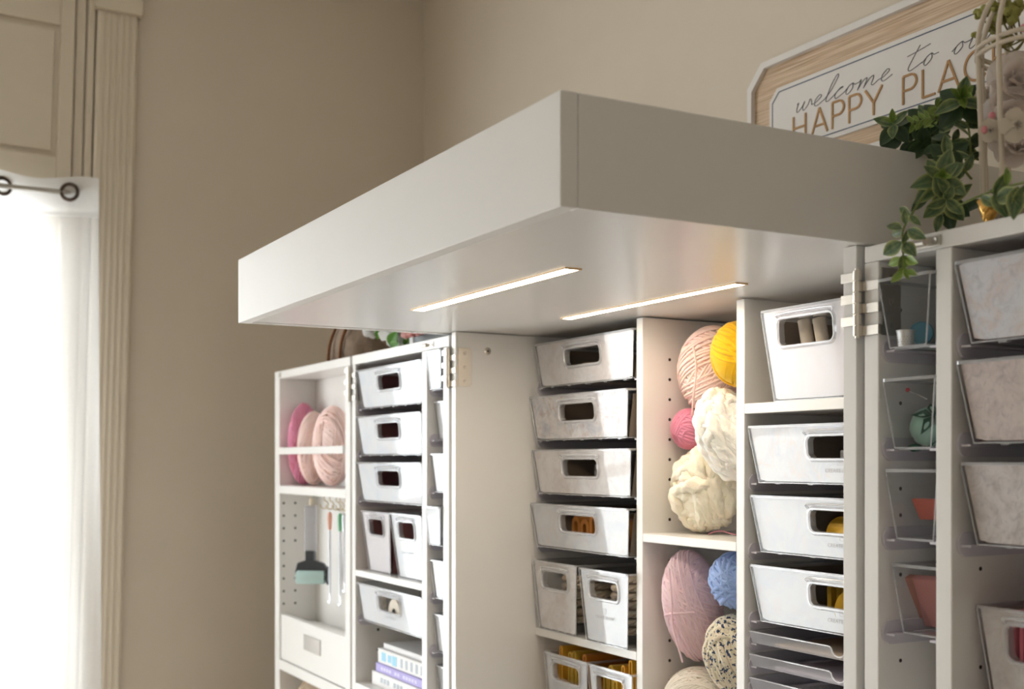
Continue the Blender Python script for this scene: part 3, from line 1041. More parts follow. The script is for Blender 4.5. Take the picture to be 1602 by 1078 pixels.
def rim_mb(W, D, H):
    m = MB()
    r = 0.006
    loop = [(x, y + D / 2, H) for x, y in rrect(W + 0.004, D + 0.004, r, 3)]
    low = [(x, y + D / 2, H - 0.0034) for x, y in rrect(W + 0.004, D + 0.004, r, 3)]
    inn = [(x, y + D / 2, H) for x, y in rrect(W - 0.002, D - 0.002, r - 0.002, 3)]
    inl = [(x, y + D / 2, H - 0.0034) for x, y in rrect(W - 0.002, D - 0.002, r - 0.002, 3)]
    ring_fill(m, loop, inn)
    ring_fill(m, low, loop)
    ring_fill(m, inl, low)
    return m


def edge_mb(W, D, H, tp):
    m = MB()
    for s in (-1, 1):
        m.tube([(s * (W / 2 - tp), tp * 0.55, 0.0), (s * (W / 2 - 0.0003), 0.0, H - 0.003)], 0.0009, 6)
        m.tube([(s * (W / 2 - tp), D - tp * 0.55, 0.0), (s * (W / 2 - 0.0003), D, H - 0.003)], 0.0008, 6)
    m.tube([(-W / 2 + tp, tp * 0.55, 0.0), (W / 2 - tp, tp * 0.55, 0.0)], 0.0009, 6)
    for s in (-1, 1):
        m.tube([(s * (W / 2 - tp), tp * 0.55, 0.0), (s * (W / 2 - tp), D - tp * 0.55, 0.0)], 0.0008, 6)
    k = 5
    for i in range(k):
        x = (i - (k - 1) / 2) * (W - 2 * tp) / k
        m.box(x - 0.005, x + 0.005, tp * 0.55 + 0.006, tp * 0.55 + 0.012, -0.0022, 0.0)
    return m


def handle_mb(H, tp, hole, hcz):
    m = MB()
    hw, hh = hole

    def P(x, z, dy):
        return (x, tp * 0.55 * (1 - z / H) + dy, z)
    r = min(0.008, hh / 2 - 0.001)
    L0 = [P(x, hcz + z, 0.0) for x, z in rrect(hw + 0.012, hh + 0.012, r + 0.006, 5)]
    L1 = [P(x, hcz + z, -0.0026) for x, z in rrect(hw + 0.007, hh + 0.007, r + 0.0035, 5)]
    L2 = [P(x, hcz + z, -0.0026) for x, z in rrect(hw + 0.002, hh + 0.002, r + 0.001, 5)]
    L3 = [P(x, hcz + z, 0.0) for x, z in rrect(hw, hh, r, 5)]
    L4 = [P(x, hcz + z, 0.011) for x, z in rrect(hw, hh, r, 5)]
    for a, b_ in ((L0, L1), (L1, L2), (L2, L3), (L3, L4)):
        ring_fill(m, a, b_)
    # moulded finger ridge over the hole
    zt = hcz + hh / 2 + 0.0085
    m.tube(spline([P(-hw / 2 - 0.001, zt - 0.006, -0.001), P(-hw / 2 + 0.006, zt, -0.0025), P(hw / 2 - 0.006, zt, -0.0025), P(hw / 2 + 0.001, zt - 0.006, -0.001)], 5), 0.0017, 6)
    return m


def liner_mb(W, H, tp, hole, hcz):
    m = MB()
    inner, outer, P = front_pts(W, H, tp, 0.0022, hole, 0.0022, 0, hcz, 0.001)
    if hole is None:
        m.add(outer, [(0, 1, 2, 3)])
        back = [(p[0], p[1] + 0.0006, p[2]) for p in outer]
        m.add(back, [(3, 2, 1, 0)])
    else:
        ring_fill(m, outer, inner)
        ring_fill(m, [(p[0], p[1] + 0.0006, p[2]) for p in inner], [(p[0], p[1] + 0.0006, p[2]) for p in outer])
    return m


def lining_mb(W, D, H, tp):
    """added dark sheet imitating the dim drawer inside, lining the floor, the sides and the back of a tub"""
    m = MB()
    a, f0 = 0.002, tp * 0.55 + 0.006
    h_ = H * 0.90
    t1 = tp * (1 - h_ / H)
    lo = [(-W / 2 + tp + a, f0, a), (W / 2 - tp - a, f0, a), (W / 2 - tp - a, D - tp * 0.55 - a, a), (-W / 2 + tp + a, D - tp * 0.55 - a, a)]
    hi = [(-W / 2 + t1 + a, f0, h_), (W / 2 - t1 - a, f0, h_), (W / 2 - t1 - a, D - a - t1 * 0.55, h_), (-W / 2 + t1 + a, D - a - t1 * 0.55, h_)]
    return m.add(lo + hi, [(1, 2, 6, 5), (2, 3, 7, 6), (3, 0, 4, 7), (0, 3, 2, 1)])


def text_mesh(body, size, mat, name, space=1.0):
    key = (body, size, mat.name)
    if key in MESH:
        return MESH[key]
    cu = bpy.data.curves.new(name, 'FONT')
    cu.body = body
    cu.size = size
    cu.align_x = 'CENTER'
    cu.space_character = space
    cu.extrude = 0.0001
    cu.resolution_u = 3
    ob = bpy.data.objects.new(name, cu)
    COL.objects.link(ob)
    dg = bpy.context.evaluated_depsgraph_get()
    me = bpy.data.meshes.new_from_object(ob.evaluated_get(dg))
    bpy.data.objects.remove(ob)
    me.materials.clear()
    me.materials.append(mat)
    me.name = name
    MESH[key] = me
    return me


def logo_mb():
    m = MB()
    s, t = 0.0055, 0.0005
    m.box(-s, s, 0, 0.0002, -s * 0.8, -s * 0.8 + t).box(-s, s, 0, 0.0002, s * 0.8 - t, s * 0.8)
    m.box(-s, -s + t, 0, 0.0002, -s * 0.8, s * 0.8).box(s - t, s, 0, 0.0002, -s * 0.8, s * 0.8)
    m.box(-s * 0.5, s * 0.5, 0, 0.0002, -0.0008, -0.0003).box(-s * 0.5, s * 0.5, 0, 0.0002, 0.0012, 0.0017)
    return m


def tub(label, x_left, y_front, z_base, W, D, H, tp=0.015, hole=(0.118, 0.029), hdrop=0.021, liner='paper_marble',
        group=None, plastic='clear', logo=0, rotz=0.0, lining=None, name='storage_bin', cat='bin', rot=None):
    """a clear tub: x_left is the left end of its rim"""
    t = thing(name, label, cat, (x_left + W / 2, y_front, z_base), rotz, group, rot)
    hcz = H - hdrop - (hole[1] / 2 if hole else 0)
    k = (W, D, H, tp, hole, hdrop)
    link('tub', cached(('tub',) + k, lambda: tub_mb(W, D, H, tp, hole, hcz), 'tub', M[plastic], False), t)
    link('rim', cached(('rim',) + k, lambda: rim_mb(W, D, H), 'rim', M['rim'], False), t)
    link('corner_edges', cached(('edge',) + k, lambda: edge_mb(W, D, H, tp), 'corner_edges', M['rim']), t)
    if hole:
        link('hand_hold', cached(('hand',) + k, lambda: handle_mb(H, tp, hole, hcz), 'hand_hold', M['rim']), t)
    if lining:
        link('dark_lining', cached(('lining',) + k, lambda: lining_mb(W, D, H, tp), 'dark_lining', M[lining], False), t)  # added sheet, darkens the inside of the clear tub
    if liner:
        link('paper_liner', cached(('liner',) + k, lambda: liner_mb(W, H, tp, hole, hcz), 'paper_liner', M[liner], False), t)
    if logo:
        zt = logo
        yy = tp * 0.55 * (1 - zt / H)
        lm = text_mesh('CREATE ROOM', 0.0075, M['ink'], 'printed_name', 1.15)
        lo = link('printed_name', lm, t, (0, yy - 0.0006, zt - 0.010), (math.pi / 2, 0, 0))
        link('printed_logo', cached(('logo',), logo_mb, 'printed_logo', M['ink'], False), t, (0, yy - 0.0008, zt + 0.004))
    return t


SH = 0.0835
# column left of the yarn
C1W = 0.3335
g = 'shallow drawers in the column left of the yarn'
C1L = [('shallow clear drawer with a mottled taupe front, topmost beside the left cabinet panel', 0.1675, 1.7415, 'paper_taupe', 0.0155, 0),
       ('shallow clear drawer with a faded floral paper front, second from top left of the yarn', 0.1585, 1.6395, 'paper_floral', 0.0120, 0),
       ('shallow clear drawer with a plain grey pink front, third from top left of the yarn', 0.1635, 1.5375, 'paper_taupe', 0.0135, 0),
       ('shallow clear drawer with amber cloth in its handle, fourth from top left of the yarn', 0.1600, 1.4355, 'paper_marble', 0.0125, 0)]
for lab, yf, z, lin, xl, lg in C1L:
    tub(lab, xl - 0.001, yf, z, C1W, 0.27, SH, 0.014, (0.120, 0.029), 0.0195, lin, g, lining='dim_brown')
runners(CAB, CO, 0.009, 0.351, 0.175, 0.26, [z for _, _, z, _, _, _ in C1L])
tub('tall clear bin with grey pink front holding rope, left of its pair', 0.0155, 0.163, 1.2778, 0.158, 0.26, 0.1315, 0.014,
    (0.092, 0.030), 0.020, 'paper_taupe', 'tall bins left of the yarn')
tub('tall clear bin with glossy white front and printed name, holding rope', 0.1905, 0.158, 1.2778, 0.156, 0.26, 0.1305, 0.014,
    (0.092, 0.030), 0.020, 'paper_white', 'tall bins left of the yarn', logo=0.055)
tub('clear bin with grey front holding yellow cloth, lower left corner under the bins of rope', 0.0535, 0.166, 1.1012, 0.152, 0.26, 0.1365, 0.014,
    (0.094, 0.030), 0.018, 'paper_marble', 'bins of yellow cloth')
tub('clear bin with pale front holding yellow cloth, right of its pair below the rope', 0.2095, 0.1645, 1.1012, 0.139, 0.26, 0.1365, 0.012,
    (0.088, 0.030), 0.018, 'paper_white', 'bins of yellow cloth')

# column right of the yarn
g = 'shallow drawers in the column right of the yarn'
tub('tall pale pink bin leaning open on the top shelf right of the yarn', 0.6705, 0.168, 1.6858, 0.178, 0.25, 0.1315, 0.018,
    (0.108, 0.036), 0.017, 'paper_blush', None, lining='dim_taupe')
C3L = [('shallow white drawer with a white card inside, directly below the tall pink bin', 0.6345, 0.1745, 1.5680, 'paper_marble'),
       ('shallow white drawer with gold ribbon behind its handle, second below the tall pink bin', 0.6355, 0.1780, 1.4660, 'paper_white'),
       ('shallow white drawer with a yellow tape roll inside, just above the flat trays', 0.6355, 0.1780, 1.3635, 'paper_white')]
for lab, xl, yf, z, lin in C3L:
    tub(lab, xl, yf, z, 0.366, 0.26, SH, 0.015, (0.122, 0.029), 0.0185, lin, g, logo=0.026, lining='dim_taupe')
runners(CAB, CO, 0.6293, 1.0048, 0.178, 0.25, [z for _, _, _, z, _ in C3L])


def tray_mb(W, D, H, nw, nd):
    m = MB()
    half = nw / 2
    prof = [(-W / 2, H), (-half - 0.004, H)]
    for q in np.linspace(0, math.pi, 11):
        prof.append((-half * math.cos(q), H - 0.002 - nd * math.sin(q)))
    prof += [(half + 0.004, H), (W / 2, H)]
    n = len(prof)
    m.add([(x * (1 - 0.02 * (1 - z / H)), 0.0 + 0.004 * (1 - z / H), z) for x, z in prof] + [(x * 0.98, 0.004, 0) for x, z in prof],
          [(i, i + 1, n + i + 1, n + i) for i in range(n - 1)])
    lo = [(-W / 2 * 0.98, 0.004, 0), (W / 2 * 0.98, 0.004, 0), (W / 2 * 0.98, D, 0), (-W / 2 * 0.98, D, 0)]
    hi = [(-W / 2, 0, H), (W / 2, 0, H), (W / 2, D, H), (-W / 2, D, H)]
    m.add(lo + hi, [(1, 2, 6, 5), (2, 3, 7, 6), (3, 0, 4, 7), (0, 3, 2, 1)])
    return m


def tray_edge_mb(W, D, H, nw, nd):
    m = MB()
    half = nw / 2
    pts = [(-W / 2, D, H), (-W / 2, 0.002, H), (-W / 2 + 0.002, 0, H), (-half - 0.004, 0, H)]
    pts += [(-half * math.cos(q), 0, H - 0.002 - nd * math.sin(q)) for q in np.linspace(0, math.pi, 11)]
    pts += [(half + 0.004, 0, H), (W / 2 - 0.002, 0, H), (W / 2, 0.002, H), (W / 2, D, H)]
    m.tube(pts, 0.0011, 6)
    return m


TR = [('flat frosted tray with a kraft paper sheet inside, topmost of the flat trays', 1.3305, 'kraft'),
      ('flat frosted tray with a pale lilac sheet inside, second of the flat trays', 1.2965, 'lilac_paper'),
      ('flat frosted tray third down at the picture bottom, right of the yarn', 1.2620, 'whitecard')]
for lab, z, pm in TR:
    t = thing('paper_tray', lab, 'tray', (0.8175, 0.176, z), 0, 'flat trays right of the yarn')
    link('tray_body', cached(('trayb',), lambda: tray_mb(0.366, 0.26, 0.0170, 0.026, 0.0105), 'tray_body', M['tray'], False), t)
    link('tray_edge', cached(('traye',), lambda: tray_edge_mb(0.366, 0.26, 0.0170, 0.026, 0.0105), 'tray_edge', M['rim']), t)
    o = tag(MB().box(-0.14, 0.15, 0.012, 0.22, 0.0, 0.0022).obj('paper_sheet', M[pm], loc=(0.8175, 0.176, z + 0.0006)),
            {'kraft': 'tan kraft paper sheet lying in the top flat tray', 'lilac_paper': 'pale lilac paper sheet lying in the second flat tray',
             'whitecard': 'white paper sheet lying in the third flat tray'}[pm], 'paper')
runners(CAB, CO, 0.6293, 1.0048, 0.178, 0.25, [z for _, z, _ in TR])

# left wing main column
g = 'white drawers in the left wing'
for lab, y, z in (('white fronted drawer with a round cornered handle hole, topmost in the inner left wing', 0.001, 1.7165),
                  ('white fronted drawer second from top in the inner left wing', 0.000, 1.6125),
                  ('white fronted drawer third from top in the inner left wing', 0.001, 1.5105)):
    tub(lab, -0.4975, y, z, 0.350, 0.155, 0.086, 0.016, (0.122, 0.030), 0.019, 'paper_white', g, lining='dim_maroon')
tub('tall blush bin, left of the pair in the inner left wing', -0.474, 0.002, 1.3562, 0.160, 0.15, 0.1335, 0.022, (0.084, 0.032), 0.018, 'paper_blush', 'tall bins in the left wing', lining='dim_maroon')
tub('tall white bin with printed name, right of the pair in the inner left wing', -0.3065, 0.000, 1.3562, 0.160, 0.15, 0.1345, 0.022, (0.084, 0.032), 0.018, 'paper_white', 'tall bins in the left wing', logo=0.062, lining='dim_maroon')
tub('white fronted drawer with wheel shapes behind its handle, lowest in the inner left wing', -0.4965, 0.002, 1.2435, 0.350, 0.155, 0.084, 0.015, (0.122, 0.030), 0.019, 'paper_white', g, logo=0.030)
runners(BW, BO, -0.502, -0.1432, 0.004, 0.15, (1.7165, 1.6125, 1.5105, 1.2435))
# left wing narrow column
nz = [(1.7440, -0.004), (1.6455, 0.014), (1.5430, 0.006), (1.4405, -0.006), (1.3350, 0.006), (1.2290, 0.012), (1.1270, 0.018)]
nl = ['topmost', 'second from top', 'third from top', 'fourth from top', 'fifth from top', 'sixth from top', 'lowest visible']
for (z, y), w_ in zip(nz, nl):
    tub('narrow white clear bin behind the hinge side of the left wing, ' + w_, -0.1165, y, z - 0.004, 0.068, 0.13, 0.075, 0.010, None, 0, 'paper_white', 'narrow bins in the left wing')
runners(BW, BO, -0.119, -0.0463, 0.004, 0.15, [z - 0.004 for z, _ in nz])

# right wing narrow column of clear bins
g = 'narrow clear bins in the right wing'
r1 = [('narrow clear bin with a thimble and a teal disc, top of the right wing', -0.004, 1.7225, 1.0618),
      ('narrow clear bin with an aqua pincushion, second in the right wing', 0.0030, 1.6140, 1.0618),
      ('narrow clear bin with a coral card, third in the right wing', 0.0060, 1.5155, 1.0625),
      ('narrow clear bin with red packets, fourth in the right wing', 0.0160, 1.4120, 1.0625)]
for lab, y, z, xl in r1:
    tub(lab, xl, y, z, 0.0715, 0.135, 0.0755, 0.011, None, 0, None, g, plastic='clear_smoky')
runners(RW, RO, 1.0581, 1.1368, 0.004, 0.15, [z for _, _, z, _ in r1])
# right wing wide column
g = 'wide drawers in the right wing'
r2 = [('wide clear drawer with a pale mottled front, topmost at the right picture edge', -0.0005, 1.7195, 'paper_old', 0.0835),
      ('wide clear drawer with an old rose floral front, second at the right edge', 0.0025, 1.6180, 'paper_rose', 0.0835),
      ('wide clear drawer with a script patterned paper front, third at the right edge', 0.0080, 1.5150, 'paper_script', 0.0835)]
for lab, y, z, lin, H in r2:
    tub(lab, 1.1615, y, z, 0.350, 0.155, H, 0.0145, (0.12, 0.029), 0.02, lin, g, lining='dim_maroon')
runners(RW, RO, 1.1573, 1.517, 0.006, 0.15, [z for _, _, z, _, _ in r2])
tub('tall clear bin of folded pink cloth, lower right corner of the picture', 1.1625, 0.031, 1.3205, 0.168, 0.135, 0.131, 0.018, (0.098, 0.034), 0.018, 'paper_taupe', None)


# ------------------------------------------------------------------ yarn
def yarn(name, label, loc, rad, mat, r, bundles, per, seed, group=None, rot=(0, 0, 0), wob=0.0, seg=5, npts=44, core=0.90, lo=0.90, ply=0.0):
    rs = np.random.RandomState(seed)
    rad = np.array(rad)
    mean = rad.mean()
    V, F = [], []
    count = 0
    for k in range(bundles):
        nk = rs.normal(size=3)
        nk /= np.linalg.norm(nk)
        dc = rs.uniform(-0.55, 0.55)
        step = 2.5 * r / mean
        for j in range(per):
            n_ = nk + rs.normal(size=3) * 0.035
            n_ /= np.linalg.norm(n_)
            d = np.clip(dc + (j - per / 2) * step * rs.uniform(0.8, 1.2), -0.93, 0.93)
            u = np.cross(n_, [0.3, 0.5, 0.8])
            u /= np.linalg.norm(u)
            v = np.cross(n_, u)
            t = np.linspace(0, 2 * np.pi, npts, endpoint=False)
            q = math.sqrt(1 - d * d)
            lift = lo + (1 - lo) * (k + 1.6 * rs.rand()) / (bundles + 0.6)
            P = d * n_ + q * (np.outer(np.cos(t), u) + np.outer(np.sin(t), v))
            ph = rs.uniform(0, 6.28, 2)
            P = P * (1 + wob * np.sin(3 * t + ph[0]) + 0.5 * wob * np.sin(7 * t + ph[1]))[:, None]
            O = P / np.linalg.norm(P, axis=1)[:, None]
            P = P * (rad - r)[None, :] * lift
            T = np.roll(P, -1, 0) - np.roll(P, 1, 0)
            T /= np.linalg.norm(T, axis=1)[:, None]
            A = O - T * (O * T).sum(1)[:, None]
            A /= np.linalg.norm(A, axis=1)[:, None]
            B = np.cross(T, A)
            rr = r * rs.uniform(0.85, 1.1) * (1 + (0.22 * np.sin(5 * t + ph[0]) if wob > 0.01 else 0 * t))
            ang = np.linspace(0, 2 * np.pi, seg, endpoint=False)
            rp_ = 1 + ply * np.cos(3 * ang[None, :] + (14 * t + ph[1])[:, None]) + 0.6 * ply * np.cos(7 * ang[None, :] - (9 * t + ph[0])[:, None])
            ring = P[:, None, :] + (rr[:, None] * rp_)[:, :, None] * (np.cos(ang)[None, :, None] * A[:, None, :] + np.sin(ang)[None, :, None] * B[:, None, :])
            V.append(ring.reshape(-1, 3))
            i0 = np.arange(npts)[:, None] * seg
            i1 = ((np.arange(npts) + 1) % npts)[:, None] * seg
            a = np.arange(seg)[None, :]
            b_ = (a + 1) % seg
            F.append(np.stack([i0 + a, i0 + b_, i1 + b_, i1 + a], -1).reshape(-1, 4) + count)
            count += npts * seg
    V = np.concatenate(V)
    F = np.concatenate(F)
    m = MB().ball((0, 0, 0), tuple(rad * core), 28, 18)
    vs = np.concatenate([V, np.array(m.v)])
    fs = [tuple(x) for x in F.tolist()] + [tuple(i + count for i in f_) for f_ in m.f]
    me = bpy.data.meshes.new(name)
    me.from_pydata(vs.tolist(), [], fs)
    me.materials.append(M[mat])
    me.polygons.foreach_set('use_smooth', [True] * len(me.polygons))
    me.update()
    o = bpy.data.objects.new(name, me)
    COL.objects.link(o)
    o.location = loc
    o.rotation_euler = rot
    return tag(o, label, 'yarn', group)


def loose(parent, pts, r, mat):
    m = MB().tube(spline(pts, 8), r, 6)
    return m.obj('loose_strand', M[mat], parent, True)


YS = 'yarn in the middle column'
y1 = yarn('yarn_skein', 'pale pink yarn skein at the top of the middle column under the light', (0.437, 0.268, 1.7490), (0.062, 0.060, 0.080), 'pink_pale', 0.0023, 15, 10, 3, YS, (0.35, 0.3, 0.2))
loose(y1, [(0.01, -0.058, 0.065), (0.02, -0.062, 0.03), (0.015, -0.064, -0.02), (0.005, -0.058, -0.06)], 0.0018, 'pink_pale')
yarn('yarn_ball', 'mustard yellow yarn ball tucked beside the pale pink skein', (0.5590, 0.2180, 1.7660), (0.046, 0.044, 0.053), 'yellow', 0.0037, 13, 5, 5, YS, (0.2, 0.2, 0), lo=0.84)
yarn('yarn_ball', 'small rose pink yarn ball below the pale pink skein', (0.4045, 0.243, 1.6530), (0.033, 0.032, 0.036), 'pink_rose', 0.0026, 9, 6, 9, YS, lo=0.84)
yarn('yarn_skein', 'thick ivory white roving yarn skein, upper one of the two chunky skeins', (0.519, 0.231, 1.6410), (0.049, 0.050, 0.079), 'ivory', 0.0095, 13, 2, 11, YS, (0.2, -0.25, 0.3), 0.045, 20, 120, 0.80, 0.84, 0.13)
yarn('yarn_skein', 'thick cream roving yarn skein resting on the middle column shelf', (0.437, 0.252, 1.5545), (0.063, 0.062, 0.0750), 'cream', 0.0100, 13, 2, 21, YS, (0.0, 0.2, 0.5), 0.045, 20, 120, 0.80, 0.84, 0.13)
y2 = yarn('yarn_skein', 'large baby pink yarn skein below the middle shelf', (0.4225, 0.2360, 1.3590), (0.050, 0.052, 0.097), 'pink_baby', 0.0022, 17, 13, 31, YS, (0.22, 0.05, 0))
loose(y2, [(0.02, -0.05, 0.08), (0.02, -0.054, 0.03), (0.012, -0.054, -0.02), (0.018, -0.05, -0.08)], 0.0016, 'pink_baby')
loose(y2, [(-0.04, -0.03, -0.02), (0.0, -0.054, 0.0), (0.045, -0.03, 0.005)], 0.0016, 'pink_baby')
yarn('yarn_ball', 'powder blue yarn ball beside the large baby pink skein', (0.5520, 0.2200, 1.4125), (0.045, 0.044, 0.0475), 'blue', 0.0045, 13, 4, 41, YS, lo=0.82)
yarn('yarn_skein', 'cream yarn skein flecked with navy, under the powder blue ball', (0.5430, 0.2290, 1.2960), (0.053, 0.052, 0.067), 'speckle', 0.0052, 13, 4, 52, YS, (0.3, 0.2, 0.1), 0.012, lo=0.82)
yarn('yarn_ball', 'milk white yarn ball at the bottom of the middle column', (0.4330, 0.2420, 1.2030), (0.062, 0.060, 0.056), 'milk', 0.0016, 13, 20, 61, YS)
s = MB().tube(spline([at(1108, 836, 0.19), at(1118, 832, 0.195), at(1130, 831, 0.20), at(1140, 834, 0.20), at(1152, 837, 0.19)], 8), 0.0011, 6)
s.v = [(p[0], p[1], max(p[2], 1.4795)) for p in s.v]
tag(s.obj('yarn_strand', M['wine'], None, True), 'loose wine red yarn strand lying on the middle shelf', 'yarn')

YA = 'pink skeins behind the bar in the outer left wing'
yarn('yarn_skein', 'rose pink skein farthest left in the outer left wing', (-1.012, 0.054, 1.6455), (0.037, 0.044, 0.111), 'pink_rose', 0.0023, 13, 14, 71, YA, lo=0.86)
yarn('yarn_skein', 'pale pink skein between the rose one and the hinge side skein', (-0.930, 0.054, 1.6325), (0.043, 0.044, 0.0970), 'pink_pale', 0.0023, 13, 14, 72, YA, lo=0.86)
yarn('yarn_skein', 'pale pink skein nearest the hinge in the outer left wing', (-0.795, 0.054, 1.6370), (0.088, 0.044, 0.1015), 'pink_pale', 0.0023, 13, 14, 75, YA, lo=0.86)
yarn('yarn_skein', 'oatmeal brown yarn skein under the small white drawer', (-0.895, 0.051, 0.9640), (0.125, 0.045, 0.080), 'oat', 0.0022, 10, 16, 77)


# ------------------------------------------------------------------ things inside the drawers
def fold(label, loc, wx, dy, h, t, mat, rotz=0.0, tilt=0.0, group=None, cat='fabric', name='folded_fabric', gap=0.4):
    """cloth folded over on itself: hairpin loops standing up, open ends down"""
    prof = []
    n = max(2, int(wx / t))
    root = thing(name, label, cat, loc, rotz, group, (0, tilt, rotz))
    for k in range(n):
        x = -wx / 2 + t * (k + 0.5)
        hh = h * (0.90 + 0.10 * math.sin(k * 2.3 + loc[0] * 50))
        m = MB()
        ro, ri = t * 0.48, t * 0.48 * gap
        poly = [(x - ro, 0.0)]
        poly += [(x - ro * math.cos(q), hh - ro + ro * math.sin(q)) for q in np.linspace(0, math.pi, 9)]
        poly += [(x + ro, 0.0), (x + ri, 0.0)]
        poly += [(x + ri * math.cos(q), hh - ro + ri * math.sin(q)) for q in np.linspace(0, math.pi, 7)]
        poly += [(x - ri, 0.0)]
        nn = len(poly)
        ys = np.linspace(0, dy, 5)
        vs, fs = [], []
        for iy, yy in enumerate(ys):
            for (px, pz) in poly:
                vs.append((px + 0.0012 * math.sin(iy * 1.7 + pz * 90 + k), yy, pz + 0.0008 * math.sin(iy * 2.1 + k)))
        for iy in range(4):
            for i in range(nn):
                j = (i + 1) % nn
                fs.append((iy * nn + i, (iy + 1) * nn + i, (iy + 1) * nn + j, iy * nn + j))
        fs.append(tuple(range(nn)))
        fs.append(tuple(range(4 * nn, 5 * nn))[::-1])
        m.add(vs, fs)
        m.obj('fold', M[mat], root, True)
    return root


gy = 'yellow cloths in the lower bins'
fold('ochre yellow cloth standing in the lower left bin', (0.088, 0.182, 1.1035), 0.036, 0.20, 0.156, 0.012, 'ochre', group=gy)
fold('gold cloth standing in the lower left bin beside the ochre one', (0.132, 0.184, 1.1035), 0.040, 0.20, 0.150, 0.013, 'gold_cloth', group=gy)
fold('amber cloth standing at the right of the lower left bin', (0.172, 0.186, 1.1035), 0.026, 0.20, 0.145, 0.013, 'amber', group=gy)
fold('gold cloth standing in the bin by the yarn divider at picture bottom', (0.252, 0.186, 1.1035), 0.046, 0.20, 0.138, 0.015, 'gold_cloth', group=gy)
fold('amber and ochre cloth at the divider side of the lower bin', (0.310, 0.184, 1.1035), 0.044, 0.20, 0.153, 0.011, 'ochre', group=gy)
fold('amber cloth folded inside the fourth shallow drawer left of the yarn', (0.190, 0.19, 1.4375), 0.15, 0.18, 0.066, 0.03, 'amber')
o = MB().lathe([(0.0, 0.0), (0.04, 0.0), (0.043, 0.004), (0.043, 0.034), (0.040, 0.038), (0, 0.038)], 28).obj('ribbon_spool', M['creamroll'], None, True, loc=(0.155, 0.235, 1.7428))
tag(o, 'cream ribbon spool lying in the topmost drawer left of the yarn', 'spool')
t = thing('glass_jar', 'small glass jar with a grey lid in the third drawer left of the yarn', 'jar', (0.19, 0.215, 1.5390))
MB().lathe([(0.0, 0), (0.018, 0), (0.02, 0.003), (0.02, 0.042), (0.017, 0.046)], 20).obj('jar_body', M['acrylic'], t, True)
MB().lathe([(0.019, 0.0462), (0.019, 0.054), (0, 0.054)], 20).obj('lid', M['steel'], t, True)


def rope(label, c, rx, ry, turns, height, r=0.0065):
    t = tag(bpy.data.objects.new('rope_coil', None), label, 'rope')
    COL.objects.link(t)
    t.location = c
    n = 40 * turns
    for s3 in range(3):
        pts = []
        for i in range(n):
            a = 2 * math.pi * i / 40
            k = i / n
            cen = Vector((rx * math.cos(a) * (1 - 0.05 * math.sin(a * 2.7)), ry * math.sin(a), 0.010 + height * k))
            rad = Vector((math.cos(a), math.sin(a), 0))
            tw = a * 9 + s3 * 2 * math.pi / 3
            pts.append(cen + rad * (r * 0.55 * math.cos(tw)) + Vector((0, 0, r * 0.55 * math.sin(tw))))
        MB().tube(pts, r * 0.62, 6).obj('rope_strand', M['rope'], t, True)
    return t


rope('cotton rope coiled in the left tall bin on the middle shelf', (0.095, 0.255, 1.2790), 0.048, 0.060, 6, 0.092)
rope('cotton rope coiled in the right tall bin with the printed name', (0.268, 0.250, 1.2790), 0.045, 0.060, 7, 0.105)
# behind the tall pink bin's handle: two card rolls leaning in the bin
for i, dx in enumerate((0.0, 0.026)):
    m = MB().lathe([(0.0095, 0), (0.0095, 0.116), (0.0065, 0.116), (0.0065, 0.004)], 18)
    tag(m.obj('paper_roll', M['creamroll'], None, True, loc=(0.735 + dx, 0.215 + 0.004 * i, 1.6895), rot=(0, -0.22, 0)),
        ('cream paper roll at the left inside the tall pink bin', 'cream paper roll at the right inside the tall pink bin')[i], 'paper roll', 'paper rolls')
tag(MB().box(-0.06, 0.06, 0, 0.05, 0, 0.045).obj('card_box', M['whitecard'], bevel=0.002, loc=(0.83, 0.225, 1.5700)), 'white card box inside the drawer below the tall pink bin', 'box')
m = MB().lathe([(0.0, -0.075), (0.024, -0.075), (0.026, -0.07), (0.026, 0.07), (0.024, 0.075), (0, 0.075)], 24, axis='x')
tag(m.obj('ribbon_roll', M['goldroll'], None, True, loc=(0.84, 0.228, 1.4960)), 'gold satin ribbon roll lying in the second drawer below the tall pink bin', 'ribbon')
t = thing('tape_roll', 'yellow tape roll on a white core in the drawer above the flat trays', 'tape', (0.828, 0.200, 1.3970), 0, None, (0, 0, 0.5))
MB().lathe([(0.018, 0), (0.031, 0), (0.031, 0.022), (0.018, 0.022), (0.018, 0)], 28, axis='y').obj('tape', M['goldroll'], t, True)
MB().lathe([(0.0155, -0.001), (0.0178, -0.001), (0.0178, 0.023), (0.0155, 0.023), (0.0155, -0.001)], 28, axis='y').obj('core', M['whitecard'], t, True)
fold('mustard cloth behind the tape roll in the drawer above the flat trays', (0.82, 0.25, 1.3655), 0.20, 0.10, 0.070, 0.028, 'gold_cloth')

# left wing drawer wheels
for i, xx in enumerate((-0.325, -0.262, -0.435)):
    m = MB().lathe([(0.010, 0), (0.030, 0), (0.030, 0.018), (0.010, 0.018), (0.010, 0)], 24, axis='y')
    tag(m.obj('tape_roll', M['creamroll'], None, True, loc=(xx, 0.018, 1.2755)),
        ('cream tape roll behind the handle of the lowest left wing drawer', 'cream tape roll at the right in the lowest left wing drawer',
         'cream tape roll at the far left in the lowest left wing drawer')[i], 'tape', 'tape rolls')


